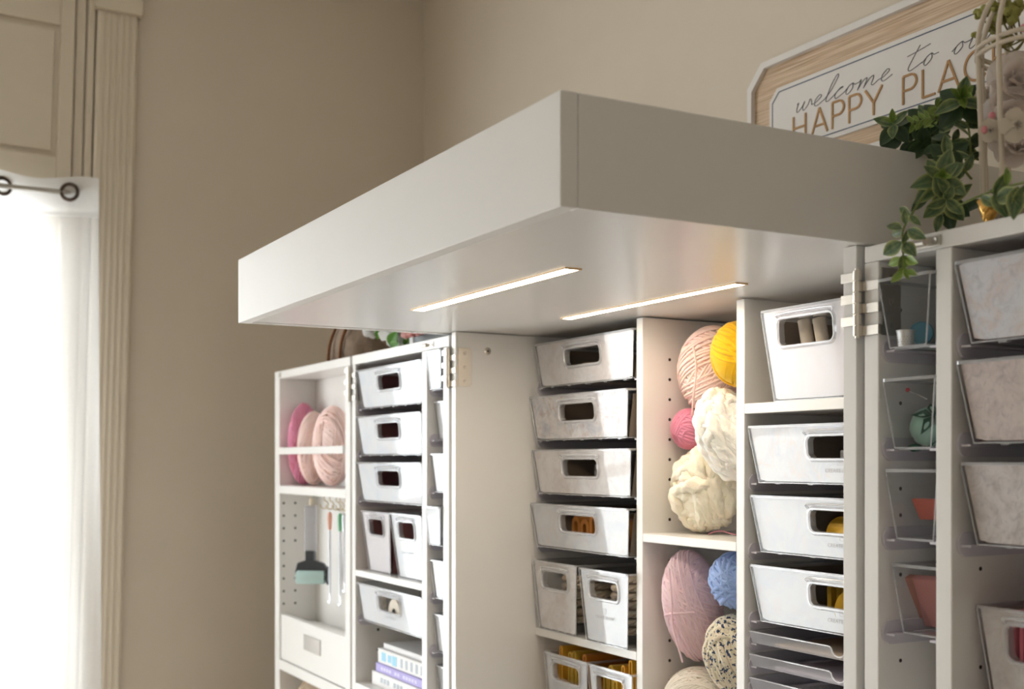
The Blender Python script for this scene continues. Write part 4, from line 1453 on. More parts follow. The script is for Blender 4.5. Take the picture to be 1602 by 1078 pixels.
# books in the left wing
def book(label, x0, x1, y0, z0, z1, cover, d=0.118):
    t = thing('book', label, 'book', ((x0 + x1) / 2, y0, z0), 0, 'books in the left wing')
    w_ = (x1 - x0) / 2
    th = z1 - z0
    c = MB().box(-w_, w_, 0, d, 0, 0.0018).box(-w_, w_, 0, d, th - 0.0018, th).box(-w_, w_, 0, 0.0018, 0.0018, th - 0.0018)
    c.obj('cover', M[cover], t, bevel=0.0006)
    MB().box(-w_ + 0.003, w_ - 0.003, 0.0018, d - 0.003, 0.0018, th - 0.0018).obj('pages', M['pages'], t)
    return t, w_, th


def marks(t, spec, th, mat, name='printed_mark'):
    m = MB()
    for x0, x1, a, b_ in spec:
        m.box(x0, x1, -0.0004, 0.0002, th * a, th * b_)
    o = m.obj(name, M[mat], t)
    o['kind'] = 'stuff'


b1, w_, th = book('thick white book at the bottom of the stack', -0.468, -0.152, 0.026, 1.1015, 1.1315, 'book_white')
marks(b1, [(-w_ + 0.05 + 0.018 * k, -w_ + 0.062 + 0.018 * k, 0.35, 0.7) for k in range(12) if k % 4 != 3], th, 'print_grey')
b2, w_, th = book('lilac purple book second from the bottom of the stack', -0.455, -0.150, 0.030, 1.1320, 1.1505, 'book_lilac')
marks(b2, [(-w_ + 0.03 + 0.015 * k, -w_ + 0.041 + 0.015 * k, 0.3, 0.7) for k in range(13) if k not in (4, 7)], th, 'print_pale')
b3, w_, th = book('white book with blue spine print, above the lilac book', -0.452, -0.148, 0.034, 1.1510, 1.1830, 'book_white')
marks(b3, [(-w_ + 0.02, -w_ + 0.045, 0.2, 0.8), (-w_ + 0.056, -w_ + 0.075, 0.25, 0.75), (-w_ + 0.08, -w_ + 0.105, 0.15, 0.8)], th, 'print_blue')
marks(b3, [(-w_ + 0.125 + 0.026 * k, -w_ + 0.136 + 0.026 * k, 0.2, 0.8) for k in range(6)], th, 'print_grey')
b4, w_, th = book('thin white book on top of the stack with an orange spine end', -0.442, -0.150, 0.043, 1.1835, 1.1950, 'book_white', 0.105)
marks(b4, [(w_ - 0.045, w_ - 0.004, 0.05, 0.9)], th, 'print_orange')

# tools hanging in the outer left wing
p = at(486, 790, 0.030)
t = thing('brayer', 'hand roller with clear handle, black fork and mint roller hanging in the outer left wing', 'tool', (p.x, p.y, 1.497), math.radians(52))
MB().prism(rrect(0.030, 0.016, 0.004, 3), 'z', -0.128, -0.010).obj('handle', M['acrylic'], t, True)
MB().tube([(0, 0, -0.012), (0, 0, 0.006)], 0.003, 8).obj('hanging_loop', M['brass_wire'], t, True)
fk = MB().prism(rrect(0.026, 0.018, 0.004, 3), 'z', -0.152, -0.126)
fk.prism([(-0.038, -0.172), (-0.034, -0.158), (-0.012, -0.150), (0.012, -0.150), (0.034, -0.158), (0.046, -0.172), (0.046, -0.184), (-0.038, -0.184)], 'y', -0.006, 0.010)
fk.prism([(-0.006, -0.176), (0.010, -0.166), (0.024, -0.180), (0.020, -0.206), (0.004, -0.214), (-0.012, -0.200)], 'x', 0.0405, 0.047)
fk.prism([(-0.006, -0.176), (0.006, -0.170), (0.014, -0.184), (0.008, -0.204), (-0.006, -0.204)], 'x', -0.040, -0.036)
fk.obj('fork', M['black'], t, bevel=0.002)
MB().lathe([(0, -0.034), (0.0165, -0.034), (0.0175, -0.032), (0.0175, 0.036), (0.0165, 0.038), (0, 0.038)], 24, (0, -0.004, -0.194), 'x').obj('roller', M['mint'], t, True)
gh = 'crochet hooks hanging in the outer left wing'
for px, mt, lab, tip in ((516, 'peach', 'slim steel crochet hook with peach grip hanging in the outer left wing', 905),
                         (532, 'green_grip', 'slim steel crochet hook with green grip hanging in the outer left wing', 910),
                         (539, 'steel', 'plain steel crochet hook hanging nearest the hinge of the outer left wing', 888)):
    p = at(px, 800, 0.034)
    t = thing('crochet_hook', lab, 'crochet hook', (p.x, p.y, 1.470), 0.4, gh)
    ln = 0.155 if tip > 900 else 0.12
    MB().lathe([(0.002, 0.004), (0.0055, 0.0), (0.0062, -0.012), (0.0045, -0.036), (0.003, -0.042)], 12).obj('grip', M[mt], t, True)
    sh = MB().tube([(0, 0, -0.040), (0, 0, -0.040 - ln)], [0.0035, 0.0028], 8)
    sh.tube(spline([(0, 0, -0.040 - ln), (0.001, 0, -0.058 - ln), (-0.003, 0, -0.064 - ln), (-0.006, 0, -0.058 - ln)], 4), 0.0018, 6)
    sh.obj('shaft', M['steel'], t, True)
gh = 'cup hooks under the outer left wing shelf'
for i, px in enumerate((486, 507, 516, 526, 532, 540)):
    p = at(px, 782, 0.034)
    pts = [(0, 0, 0.0), (0, 0, -0.012)] + [(0.010 * math.sin(q), 0.0, -0.022 + 0.010 * math.cos(q)) for q in np.linspace(0.2, 4.9, 12)]
    m = MB().tube(pts, 0.0016, 6)
    tag(m.obj('cup_hook', M['brass_wire'], None, True, loc=(p.x, p.y, 1.5128), rot=(0, 0, 1.0)),
        'pale brass cup hook screwed under the shelf, ' + ('holding the hand roller', 'bare, right of the hand roller', 'holding the peach grip crochet hook', 'bare between peach and green hooks',
                                                           'holding the green grip crochet hook', 'nearest the hinge')[i], 'hook', gh)

# contents of the right wing bins
t = thing('thimble', 'dimpled steel thimble at the front of the top clear bin', 'thimble', (1.0835, 0.0140, 1.7240))
MB().lathe([(0.0075, 0.0), (0.0078, 0.001), (0.0092, 0.014), (0.0100, 0.0165), (0.0104, 0.0172), (0.0098, 0.0176), (0.0085, 0.0170), (0.0070, 0.002)], 28).obj('shell', M['thimble'], t, True)
dm = MB()
for r_ in range(4):
    for k in range(16):
        a = 2 * math.pi * (k + 0.5 * (r_ % 2)) / 16
        zz = 0.002 + r_ * 0.0026
        q = 0.0078 + 0.0014 * zz / 0.014
        dm.ball((q * math.cos(a), q * math.sin(a), zz), 0.0007, 6, 4)
dm_o = dm.obj('dimples', M['screw'], t, True)
dm_o['kind'] = 'stuff'
tag(MB().lathe([(0, 0), (0.0115, 0), (0.013, 0.002), (0.013, 0.005), (0.0115, 0.007), (0, 0.007)], 26, axis='y').obj('teal_button', M['teal'], None, True, loc=tuple(at(1442, 521, 0.034)), rot=(0, 0, 0.85)),
    'round teal disc standing in the top clear bin', 'button')
tag(MB().prism(rrect(0.04, 0.05, 0.004), 'z', 0, 0.002).obj('aqua_card', M['aqua'], None, False, loc=(1.095, 0.055, 1.7235)), 'aqua card lying under the thimble in the top clear bin', 'card')
p = at(1452, 657, 0.048)
t = thing('pincushion', 'round aqua pincushion lying on its side with a dark green felt leaf cap', 'pincushion', (p.x - 0.010, 0.058, 1.6265), rot=(math.radians(58), 0, math.radians(52)))
for k in range(8):
    a0 = 2 * math.pi * k / 8
    MB().ball((0.0085 * math.cos(a0), 0.0085 * math.sin(a0), 0.020), (0.0135, 0.0135, 0.0195), 14, 10).obj('segment', M['aqua'], t, True)
cap_ = MB()
for k in range(5):
    a0 = 2 * math.pi * k / 5 + 0.3
    dx, dy = math.cos(a0), math.sin(a0)
    cap_.add([(0, 0, 0.0425), (0.010 * dx - 0.006 * dy, 0.010 * dy + 0.006 * dx, 0.0418), (0.023 * dx, 0.023 * dy, 0.0320), (0.010 * dx + 0.006 * dy, 0.010 * dy - 0.006 * dx, 0.0418)], [(0, 1, 2, 3)])
cap_.obj('leaf_cap', M['felt'], t)
MB().tube(spline([(0, 0, 0.041), (0.006, -0.014, 0.039), (0.002, -0.0235, 0.026), (-0.010, -0.024, 0.012), (-0.016, -0.021, 0.004)], 6), 0.0008, 6).obj('vine_cord', M['felt'], t, True)
cap2 = MB().ball((-0.016, -0.018, 0.006), (0.009, 0.004, 0.0055), 10, 6)
cap2.obj('felt_leaf', M['felt'], t, True)
MB().tube([(0, 0, 0.040), (0.001, 0.004, 0.047)], 0.002, 8).obj('stalk', M['felt'], t, True)
p = at(1420, 610, 0.020)
t = thing('dress_pin', 'tiny red headed pin stuck above the aqua pincushion', 'pin', (p.x, 0.02, p.z))
MB().ball((0, 0, 0), 0.0024, 10, 8).obj('pin_head', M['red'], t, True)
MB().tube([(0, 0, 0), (0.012, 0.016, -0.010)], 0.0005, 5).obj('pin_shaft', M['steel'], t, True)
tag(MB().box(-0.018, 0.018, -0.0015, 0.0015, -0.014, 0.014).obj('coral_card', M['coral'], bevel=0.0005, loc=at(1457, 797, 0.045), rot=(0.65, 0.0, 0.2)), 'coral red card leaning in the third clear bin', 'card')
for i, (px, py, mt, lab) in enumerate(((1437, 952, 'copper', 'copper red packet leaning at the front of the fourth clear bin'),
                                       (1459, 942, 'rosecard', 'rose red packet leaning behind the copper one'))):
    p = at(px, py, 0.060)
    tag(MB().box(-0.018, 0.022, -0.0045, 0.0045, -0.031, 0.031).obj('card_packet', M[mt], bevel=0.001, loc=(p.x + 0.004, 0.060, max(p.z, 1.444)), rot=(math.radians(27), 0, 0.25)), lab, 'packet', 'packets in the fourth clear bin')
gp = 'folded pink cloths in the corner bin'
fold('raspberry pink cloth at the left of the corner bin', (1.206, 0.048, 1.3225), 0.028, 0.09, 0.150, 0.014, 'pinkcloth', group=gp)
fold('rose pink cloth in the middle of the corner bin', (1.238, 0.048, 1.3225), 0.030, 0.09, 0.154, 0.015, 'rosecloth', group=gp)
fold('dark raspberry cloth at the right of the corner bin', (1.275, 0.048, 1.3225), 0.036, 0.09, 0.146, 0.012, 'redcloth', group=gp)


# ------------------------------------------------------------------ leaves and plants
def leaf_mesh(name, L, W, mat, cup=0.25, bend=0.25, rows=6):
    """pointed oval leaf along +x, lying in xy, margin attribute marks its pale edge"""
    vs, fs, mg = [], [], []
    cols = [-1.0, -0.72, -0.3, 0.0, 0.3, 0.72, 1.0]
    for i in range(rows + 1):
        t_ = i / rows
        wd = W / 2 * (math.sin(math.pi * t_ ** 0.85) ** 0.8) if 0 < i < rows else 0.0004
        for c in cols:
            vs.append((L * t_, wd * c, cup * wd * abs(c) ** 1.3 - bend * L * t_ * t_ * 0.5))
            e = abs(c)
            mg.append(0.95 if e > 0.9 else (0.25 if e > 0.6 else (0.0 if e > 0.1 else 0.22)))
    n = len(cols)
    for i in range(rows):
        for j in range(n - 1):
            fs.append((i * n + j, (i + 1) * n + j, (i + 1) * n + j + 1, i * n + j + 1))
    me = bpy.data.meshes.new(name)
    me.from_pydata(vs, [], fs)
    a = me.attributes.new('margin', 'FLOAT', 'POINT')
    a.data.foreach_set('value', mg)
    me.materials.append(mat)
    me.polygons.foreach_set('use_smooth', [True] * len(me.polygons))
    me.update()
    return me


LEAF = {'big': [leaf_mesh('leaf', 0.031, 0.0185, M['leaf'], 0.25, b_) for b_ in (0.2, 0.45)],
        'mid': [leaf_mesh('leaf', 0.024, 0.0125, M['leaf'], 0.3, b_) for b_ in (0.2, 0.5)],
        'dark': [leaf_mesh('leaf', 0.026, 0.018, M['leaf_dark'], 0.2, b_) for b_ in (0.2, 0.5)],
        'young': [leaf_mesh('leaf', 0.017, 0.0085, M['leaf_young'], 0.4, b_) for b_ in (-0.3, 0.3)],
        'wide': [leaf_mesh('leaf', 0.06, 0.036, M['leaf_bright'], 0.2, 0.3)]}


def leaf(parent, base, p, d, kind, up=None, roll=0.0, scale=1.0):
    """base: world origin of the parent; p: point; d: direction the leaf points to"""
    d = Vector(d).normalized()
    upv = Vector(up) if up is not None else Vector((R.uniform(-.4, .9), R.uniform(-1, 0.2), R.uniform(0.0, 1)))
    y = upv.cross(d)
    if y.length < 1e-3:
        y = d.orthogonal()
    y.normalize()
    z = d.cross(y)
    mtx = Matrix((d, y, z)).transposed()
    o = bpy.data.objects.new('leaf', R.choice(LEAF[kind]))
    COL.objects.link(o)
    o.parent = parent
    o.location = Vector(p) - Vector(base)
    o.rotation_euler = (mtx @ Matrix.Rotation(roll, 3, 'X')).to_euler()
    o.scale = (scale,) * 3
    return o


def stem(parent, base, pts, r0, r1, mat='stem'):
    sp = spline(pts, 6)
    rs = [r0 + (r1 - r0) * i / (len(sp) - 1) for i in range(len(sp))]
    m = MB().tube(sp, rs, 6)
    m.obj('stem', M[mat], parent, True, off=base)
    return [Vector(p) for p in sp]


def rosette(parent, base, c, facing, kinds, scale=1.0):
    """pairs of leaves crossing at right angles, each tier smaller, opening towards a direction"""
    f_ = Vector(facing).normalized()
    a = f_.orthogonal().normalized()
    b_ = f_.cross(a)
    for i, (kind, op, off_) in enumerate(kinds):
        rot = i * math.radians(52) + R.uniform(-.2, .2)
        for s in range(4 if i == 0 else 3):
            an = rot + s * 2 * math.pi / (4 if i == 0 else 3) + R.uniform(-.15, .15)
            d = (a * math.cos(an) + b_ * math.sin(an)) * math.cos(op) + f_ * math.sin(op)
            leaf(parent, base, Vector(c) + f_ * off_, d, kind, f_, R.uniform(-.2, .2), scale * R.uniform(0.9, 1.1))


TOCAM = Vector((0.72, -0.68, -0.15))
PB = (1.165, 0.085, WTOP)
plant = thing('trailing_vine', 'variegated green artificial vine trailing over the right wing top and its front', 'plant', PB)
# hanging sprig over the front
hang = [at(1480, 290, 0.03), at(1455, 295, -0.005), at(1440, 312, -0.022), at(1425, 338, -0.026), at(1412, 362, -0.028), at(1413, 392, -0.028), at(1412, 415, -0.028), at(1416, 430, -0.028)]
stem(plant, PB, hang, 0.0016, 0.0008)
for px, py, a, kind, sc in ((1424, 336, 150, 'mid', 1.0), (1424, 338, -40, 'mid', 0.8), (1411, 358, 165, 'mid', 1.15), (1412, 362, 200, 'mid', 0.9), (1420, 360, -25, 'mid', 1.3), (1418, 352, 100, 'mid', .9),
                            (1411, 378, 215, 'big', 1.1), (1413, 380, -45, 'big', 0.95), (1412, 380, 60, 'mid', .8), (1413, 398, 265, 'mid', 1.0), (1413, 398, 75, 'mid', .7),
                            (1412, 404, 205, 'young', 1.5), (1416, 404, -18, 'young', 1.5), (1414, 418, 235, 'young', 1.0), (1415, 420, -70, 'young', 1.0), (1413, 424, 220, 'young', 1.3), (1418, 424, -20, 'young', 1.1), (1416, 420, 85, 'young', 1.0)):
    p = at(px, py, -0.028)
    q = at(px + 40 * math.cos(math.radians(a)), py - 40 * math.sin(math.radians(a)), -0.028)
    d = (q - p).normalized() + TOCAM * R.uniform(-0.1, 0.25)
    leaf(plant, PB, p, d, kind, TOCAM, R.uniform(-.6, .6), sc * 0.80)
# rosettes
rosette(plant, PB, at(1472, 283, 0.010), TOCAM + Vector((0, 0, 0.3)), [('big', 0.05, 0), ('big', 0.35, 0.003), ('mid', 0.6, 0.006), ('young', 1.1, 0.009)], 1.0)
rosette(plant, PB, at(1480, 310, 0.012), TOCAM + Vector((0, 0, -0.5)), [('big', 0.15, 0), ('mid', 0.6, 0.004)], 0.95)
rosette(plant, PB, at(1399, 199, 0.07), TOCAM + Vector((-0.3, 0, 0.5)), [('dark', -0.1, 0), ('mid', 0.3, 0.004), ('young', 0.8, 0.008)], 1.0)
rosette(plant, PB, at(1503, 162, 0.08), TOCAM + Vector((0, 0, 0.4)), [('dark', 0.0, 0), ('mid', 0.35, 0.004), ('young', 0.7, 0.008), ('young', 1.1, 0.011)], 1.25)
rosette(plant, PB, at(1445, 222, 0.09), TOCAM + Vector((0, 0, -0.4)), [('dark', 0.1, 0), ('dark', 0.5, 0.004)], 1.0)
rosette(plant, PB, at(1482, 248, 0.06), TOCAM + Vector((0, 0, 0.4)), [('dark', 0.1, 0), ('mid', 0.5, 0.004)], 1.0)
for pts in ([at(1520, 260, 0.10), at(1490, 222, 0.095), at(1460, 215, 0.09), at(1425, 222, 0.085), at(1400, 205, 0.07)],
            [at(1520, 250, 0.10), at(1515, 200, 0.09), at(1503, 165, 0.08)],
            [at(1510, 200, 0.09), at(1480, 184, 0.085), at(1455, 186, 0.082), at(1432, 196, 0.08)],
            [at(1520, 280, 0.07), at(1500, 262, 0.05), at(1472, 283, 0.02)],
            [at(1500, 300, 0.05), at(1480, 330, 0.03), at(1465, 335, 0.02)]):
    sp = stem(plant, PB, pts, 0.0014, 0.0009)
    for i in range(3, len(sp) - 2, 3):
        tdir = (sp[i + 1] - sp[i - 1]).normalized()
        for s in (-1, 1):
            side = tdir.cross(TOCAM).normalized() * s
            leaf(plant, PB, sp[i], side + tdir * 0.5 + Vector((R.uniform(-.2, .2),) * 3), R.choice(['mid', 'dark', 'dark']), TOCAM, R.uniform(-.5, .5), R.uniform(.7, 1.0))
for pts in ([at(1470, 188, 0.08), at(1450, 186, 0.075), at(1425, 194, 0.07)], [at(1480, 184, 0.085), at(1470, 172, 0.08), at(1462, 166, 0.08)]):
    sp = stem(plant, PB, pts, 0.0010, 0.0007)
    for i in range(1, len(sp) - 1, 2):
        tdir = (sp[i + 1] - sp[i - 1]).normalized()
        for s in (-1, 1):
            leaf(plant, PB, sp[i], tdir.cross(TOCAM).normalized() * s + tdir * 0.7, 'young', TOCAM, R.uniform(-.4, .4), R.uniform(.6, .9))
# dense dark mass
for k in range(85):
    px, py = R.uniform(1447, 1560), R.uniform(195, 335)
    if (px - 1505) ** 2 / 62 ** 2 + (py - 262) ** 2 / 80 ** 2 > 1:
        continue
    y = R.uniform(0.05, 0.13)
    p = at(px, py, y)
    if p.z < WTOP + 0.012 or p.x < 1.06 or (p.x - at(1628, 300, 0.095).x) ** 2 + (p.y - 0.095) ** 2 < 0.085 ** 2:
        continue
    leaf(plant, PB, p, (R.uniform(-1, 1), R.uniform(-1, 0.3), R.uniform(-.5, .7)), R.choice(['dark', 'dark', 'dark', 'mid']), None, 0, R.uniform(.7, 1.1))
# second trailing stem in front of the cage
PB2 = (1.235, 0.01, WTOP)
plant2 = thing('trailing_vine', 'long light green vine stem running in front of the birdcage base', 'plant', PB2)
sp = stem(plant2, PB2, [at(1500, 322, 0.012), at(1520, 312, 0.008), at(1550, 300, 0.004), at(1580, 291, 0.0), at(1612, 283, -0.004), at(1640, 275, -0.006)], 0.0014, 0.0012)
for px, py, a, kind, sc in ((1556, 306, 60, 'mid', 1.1), (1558, 312, 20, 'big', 0.95), (1592, 292, 260, 'big', 1.0), (1585, 296, 300, 'mid', .9), (1555, 303, 300, 'mid', 1.25), (1535, 308, 330, 'mid', 0.9), (1602, 290, 250, 'big', .8), (1575, 290, 90, 'young', 1.0)):
    p = at(px, py, 0.0)
    q = at(px + 40 * math.cos(math.radians(a)), py - 40 * math.sin(math.radians(a)), 0.0)
    leaf(plant2, PB2, p, (q - p).normalized() + TOCAM * R.uniform(0.0, 0.3), kind, TOCAM, R.uniform(-.4, .4), sc)

# ------------------------------------------------------------------ birdcage
cc = at(1628, 300, 0.095)
CG = (cc.x, 0.095, WTOP)
CRAD = 0.060
ZB, ZR = 0.030, 0.186
cage = thing('birdcage', 'cream wire dome birdcage with flowers inside, at the right edge on the wing', 'birdcage', CG)


def ringpts(r, z, n=40):
    return [(r * math.cos(a), r * math.sin(a), z) for a in np.linspace(0, 2 * math.pi, n, endpoint=False)]


MB().lathe([(0.0, ZB - 0.006), (CRAD * 0.93, ZB - 0.006), (CRAD * 0.97, ZB - 0.003), (CRAD * 0.97, ZB + 0.004), (CRAD * 0.90, ZB + 0.006), (0, ZB + 0.006)], 40).obj('base_plate', M['wire'], cage, True)
for z in (ZR, ZR + 0.0075):
    MB().tube(ringpts(CRAD * 1.03, z), 0.0026, 8, True).obj('hoop', M['wire'], cage, True)
NB = 10
for k in range(NB):
    a = 2 * math.pi * k / NB + 0.28
    ca, sa = math.cos(a), math.sin(a)
    pts = [(CRAD * 0.94 * ca, CRAD * 0.94 * sa, ZB), (CRAD * 0.98 * ca, CRAD * 0.98 * sa, 0.10), (CRAD * 1.03 * ca, CRAD * 1.03 * sa, ZR), (CRAD * 1.0 * ca, CRAD * 1.0 * sa, ZR + 0.028),
           (CRAD * 0.8 * ca, CRAD * 0.8 * sa, ZR + 0.058), (CRAD * 0.4 * ca, CRAD * 0.4 * sa, ZR + 0.082), (0.003 * ca, 0.003 * sa, ZR + 0.088)]
    MB().tube(spline(pts, 5), 0.0027, 8).obj('cage_bar', M['wire'], cage, True)
MB().tube(ringpts(0.010, 0, 16), 0.002, 6, True).obj('hanging_ring', M['wire'], cage, True, loc=(0, 0, ZR + 0.099), rot=(math.pi / 2, 0, 0.5))
for k in range(4):
    a = k * math.pi / 2 + 0.4
    MB().lathe([(0.003, 0.0), (0.0045, 0.002), (0.003, 0.008), (0.003, 0.020), (0.005, 0.0238)], 10, (CRAD * 0.7 * math.cos(a), CRAD * 0.7 * math.sin(a), 0)).obj('foot', M['wire'], cage, True)


def petal_mesh(name, L, W, mat, cup=0.4):
    m = MB()
    vs, fs = [], []
    for i in range(6):
        t_ = i / 5
        wd = W / 2 * (0.25 + 0.75 * math.sin(math.pi * min(1, 0.12 + 0.62 * t_)))
        for j in range(6):
            c = -1 + 2 * j / 5
            vs.append((L * t_ - (0.12 * L * c * c if i == 5 else 0), wd * c, cup * wd * c * c + 0.25 * L * t_ * t_ + 0.03 * L * math.sin(c * 4 + t_ * 5)))
    for i in range(5):
        for j in range(5):
            fs.append((i * 6 + j, (i + 1) * 6 + j, (i + 1) * 6 + j + 1, i * 6 + j + 1))
    return m.add(vs, fs).mesh(name, mat, True)


PET = petal_mesh('petal', 0.034, 0.036, M['blush_petal'])
PETW = petal_mesh('petal', 0.040, 0.034, M['petal'])


def blossom(label, loc, mesh, scale, seed, facing=(0, 0, 1), group=None):
    t = thing('flower', label, 'flower', loc, 0, group)
    rs = random.Random(seed)
    f_ = Vector(facing).normalized()
    a = f_.orthogonal().normalized()
    b_ = f_.cross(a)
    for tier, (n_, op, s) in enumerate(((6, 0.15, 1.0), (5, 0.6, 0.85), (4, 1.05, 0.65))):
        for k in range(n_):
            an = 2 * math.pi * k / n_ + tier * 0.5 + rs.uniform(-.2, .2)
            d = (a * math.cos(an) + b_ * math.sin(an)) * math.cos(op) + f_ * math.sin(op)
            y = f_.cross(d).normalized()
            z = d.cross(y)
            mt = Matrix((d, y, z)).transposed()
            o = link('petal', mesh, t, f_ * (0.002 * tier))
            o.rotation_euler = (mt @ Matrix.Rotation(rs.uniform(-.25, .25), 3, 'X')).to_euler()
            o.scale = (scale * s * rs.uniform(.9, 1.1),) * 3
    return t


gf = 'cream flowers inside the birdcage'
for i, (px, py, y, sc, lab) in enumerate(((1588, 132, 0.10, 0.95, 'uppermost'), (1578, 190, 0.095, 1.0, 'middle'), (1592, 232, 0.09, 0.9, 'lowest'), (1565, 160, 0.115, 0.8, 'small one at the left'))):
    blossom('cream silk flower inside the birdcage, ' + lab, at(px, py, y), PET, sc, 40 + i, TOCAM + Vector((R.uniform(-.5, .5), R.uniform(-.3, .3), R.uniform(-.2, .4))), gf)
# seed-head sprig under the dome
SB = Vector((cc.x, 0.095, WTOP + 0.12))
sprig = thing('seed_sprig', 'olive green seed head sprig under the birdcage dome', 'sprig', SB)
root = at(1605, 60, 0.095)
for i, (px, py, y) in enumerate(((1540, 18, 0.09), (1556, 10, 0.08), (1566, 26, 0.10), (1582, 24, 0.09), (1525, 55, 0.085), (1550, 45, 0.10), (1574, 62, 0.10), (1560, 66, 0.09), (1590, 10, 0.10), (1570, 8, 0.09), (1530, 22, 0.095))):
    e = at(px, py, y)
    mid = (Vector(root) + e) / 2 + Vector((0, 0, -0.012))
    MB().tube(spline([tuple(root), tuple(mid), tuple(e)], 5), 0.0009, 5).obj('twig', M['twig'], sprig, True, off=SB)
    rr = (0.008, 0.006, 0.010, 0.010, 0.004, 0.007, 0.008, 0.006, 0.008, 0.009, 0.006)[i]
    m = MB()
    for k in range(9):
        v_ = Vector((R.gauss(0, 1), R.gauss(0, 1), R.gauss(0, 1))).normalized() * rr * 0.6
        m.ball(e + v_, rr * 0.5, 8, 6)
    m.obj('seed_head', M['sprig'], sprig, True, off=SB)
# metal filigree flowers on the cage
gfl = 'cream metal flowers on the birdcage bars'
for i, (px, py, y, sc) in enumerate(((1591, 196, 0.028, 1.0), (1549, 204, 0.034, 0.7), (1534, 152, 0.09, 0.7))):
    c = at(px, py, y)
    fl = thing('metal_flower', ('large cream metal five petal flower on the cage front', 'small cream metal flower at the cage left side', 'cream metal flower on the farther cage side')[i], 'ornament', c, 0, gfl)
    f_ = (TOCAM if i < 2 else Vector((-0.3, -1, 0))).normalized()
    a = Vector((0, 0, 1)) - f_ * f_.z
    a.normalize()
    b_ = f_.cross(a)
    for k in range(5):
        an = 2 * math.pi * k / 5 + 0.3
        d = a * math.cos(an) + b_ * math.sin(an)
        y_ = f_.cross(d)
        mt = Matrix((d, y_, f_)).transposed()
        m = MB().prism([(0.003 + 0.0145 * (0.5 - 0.5 * math.cos(q)), 0.0065 * math.sin(q) * (1.2 - 0.3 * math.cos(q))) for q in np.linspace(0, 2 * math.pi, 14, endpoint=False)], 'z', 0, 0.0012)
        o = m.obj('petal', M['filigree'], fl)
        o.rotation_euler = mt.to_euler()
        o.scale = (sc,) * 3
    m = MB()
    for k in range(6):
        an = 2 * math.pi * k / 6
        d = (a * math.cos(an) + b_ * math.sin(an)) * 0.6 + f_
        m.tube([(0, 0, 0), tuple(d * 0.007 * sc)], 0.0006 * sc, 5)
        m.ball(tuple(d * 0.007 * sc), 0.0012 * sc, 6, 5)
    m.obj('stamens', M['screw'], fl, True)
gb = 'pink buds by the birdcage'
for i, (px, py, y) in enumerate(((1540, 203, 0.030), (1552, 181, 0.05), (1601, 44, 0.05))):
    m = MB().ball((0, 0, 0), (0.0036, 0.0036, 0.0042), 10, 8)
    tag(m.obj('pink_bud', M['bud'], None, True, loc=at(px, py, y)), ('tiny pink bud beside the small metal flower', 'tiny pink bud above the small metal flower', 'pink bud at the right picture edge under the dome')[i], 'bud', gb)
# gold foil wrapped ornament under the cage
m = MB()
vs, fs = [], []
for i in range(8):
    h_ = -0.010 + 0.0225 * i / 7
    r_ = 0.0045 + 0.0065 * (i / 7) ** 0.8
    for k in range(18):
        a = 2 * math.pi * k / 18
        q = r_ * (1 + R.uniform(-.12, .12))
        vs.append((q * math.cos(a), q * math.sin(a), h_ + R.uniform(-.0006, .0006)))
for i in range(7):
    for k in range(18):
        fs.append((i * 18 + k, i * 18 + (k + 1) % 18, (i + 1) * 18 + (k + 1) % 18, (i + 1) * 18 + k))
fs += [tuple(range(18))[::-1], tuple(range(126, 144))]
p = at(1547, 327, 0.012)
tag(m.add(vs, fs).obj('foil_ornament', M['foil'], None, loc=(p.x, p.y, WTOP + 0.0108)), 'crumpled gold foil wrapped ornament in front of the birdcage', 'ornament')

# ------------------------------------------------------------------ things on top of the left wings
p = at(560, 540, 0.085)
bag = thing('gift_bag', 'slumped brown hessian bag on top of the left wings', 'bag', (p.x, 0.088, WTOP))
m = MB()
n = 36
vs, fs = [], []
lev = [(0.0, 1.0), (0.02, 1.06), (0.05, 1.0), (0.075, 0.86), (0.10, 0.72), (0.13, 0.62), (0.125, 0.58)]
for zi, (z, s) in enumerate(lev):
    for k in range(n):
        a = 2 * math.pi * k / n
        wr = 1 + 0.05 * math.sin(5 * a + zi) + 0.04 * math.sin(11 * a - 2 * zi)
        sx = abs(math.cos(a)) ** 0.7 * (1 if math.cos(a) > 0 else -1)
        sy = abs(math.sin(a)) ** 0.7 * (1 if math.sin(a) > 0 else -1)
        vs.append((0.115 * s * wr * sx, 0.052 * s * wr * sy, z))
for i in range(len(lev) - 1):
    for k in range(n):
        fs.append((i * n + k, i * n + (k + 1) % n, (i + 1) * n + (k + 1) % n, (i + 1) * n + k))
fs.append(tuple(range(n))[::-1])
m.add(vs, fs).obj('bag_body', M['hessian'], bag, True)
for x_, q in ((-0.05, 0.0), (0.03, 0.05)):
    MB().tube(spline([(x_, -0.062, 0.0), (x_ + 0.012, -0.060, 0.05), (x_ + 0.03, -0.045, 0.10), (x_ + 0.06, -0.03, 0.15)], 6), 0.0042, 7).obj('cord_handle', M['cord'], bag, True)
p = at(626, 528, 0.045)
fb = blossom('white silk flower drooping over the left wing top', (p.x, 0.045, 1.884), PETW, 1.15, 90, Vector((0.45, -0.5, -0.8)))
for d, sc in (((0.6, 0.3, -0.75), 0.9), ((-0.9, -0.1, 0.4), .7), ((0.5, -0.4, 0.6), .8), ((0.9, 0.2, -0.35), 1.0)):
    leaf(fb, (p.x, 0.045, 1.884), Vector((p.x, 0.045, 1.884)) + Vector(d) * 0.018, d, 'wide', TOCAM, 0, sc)
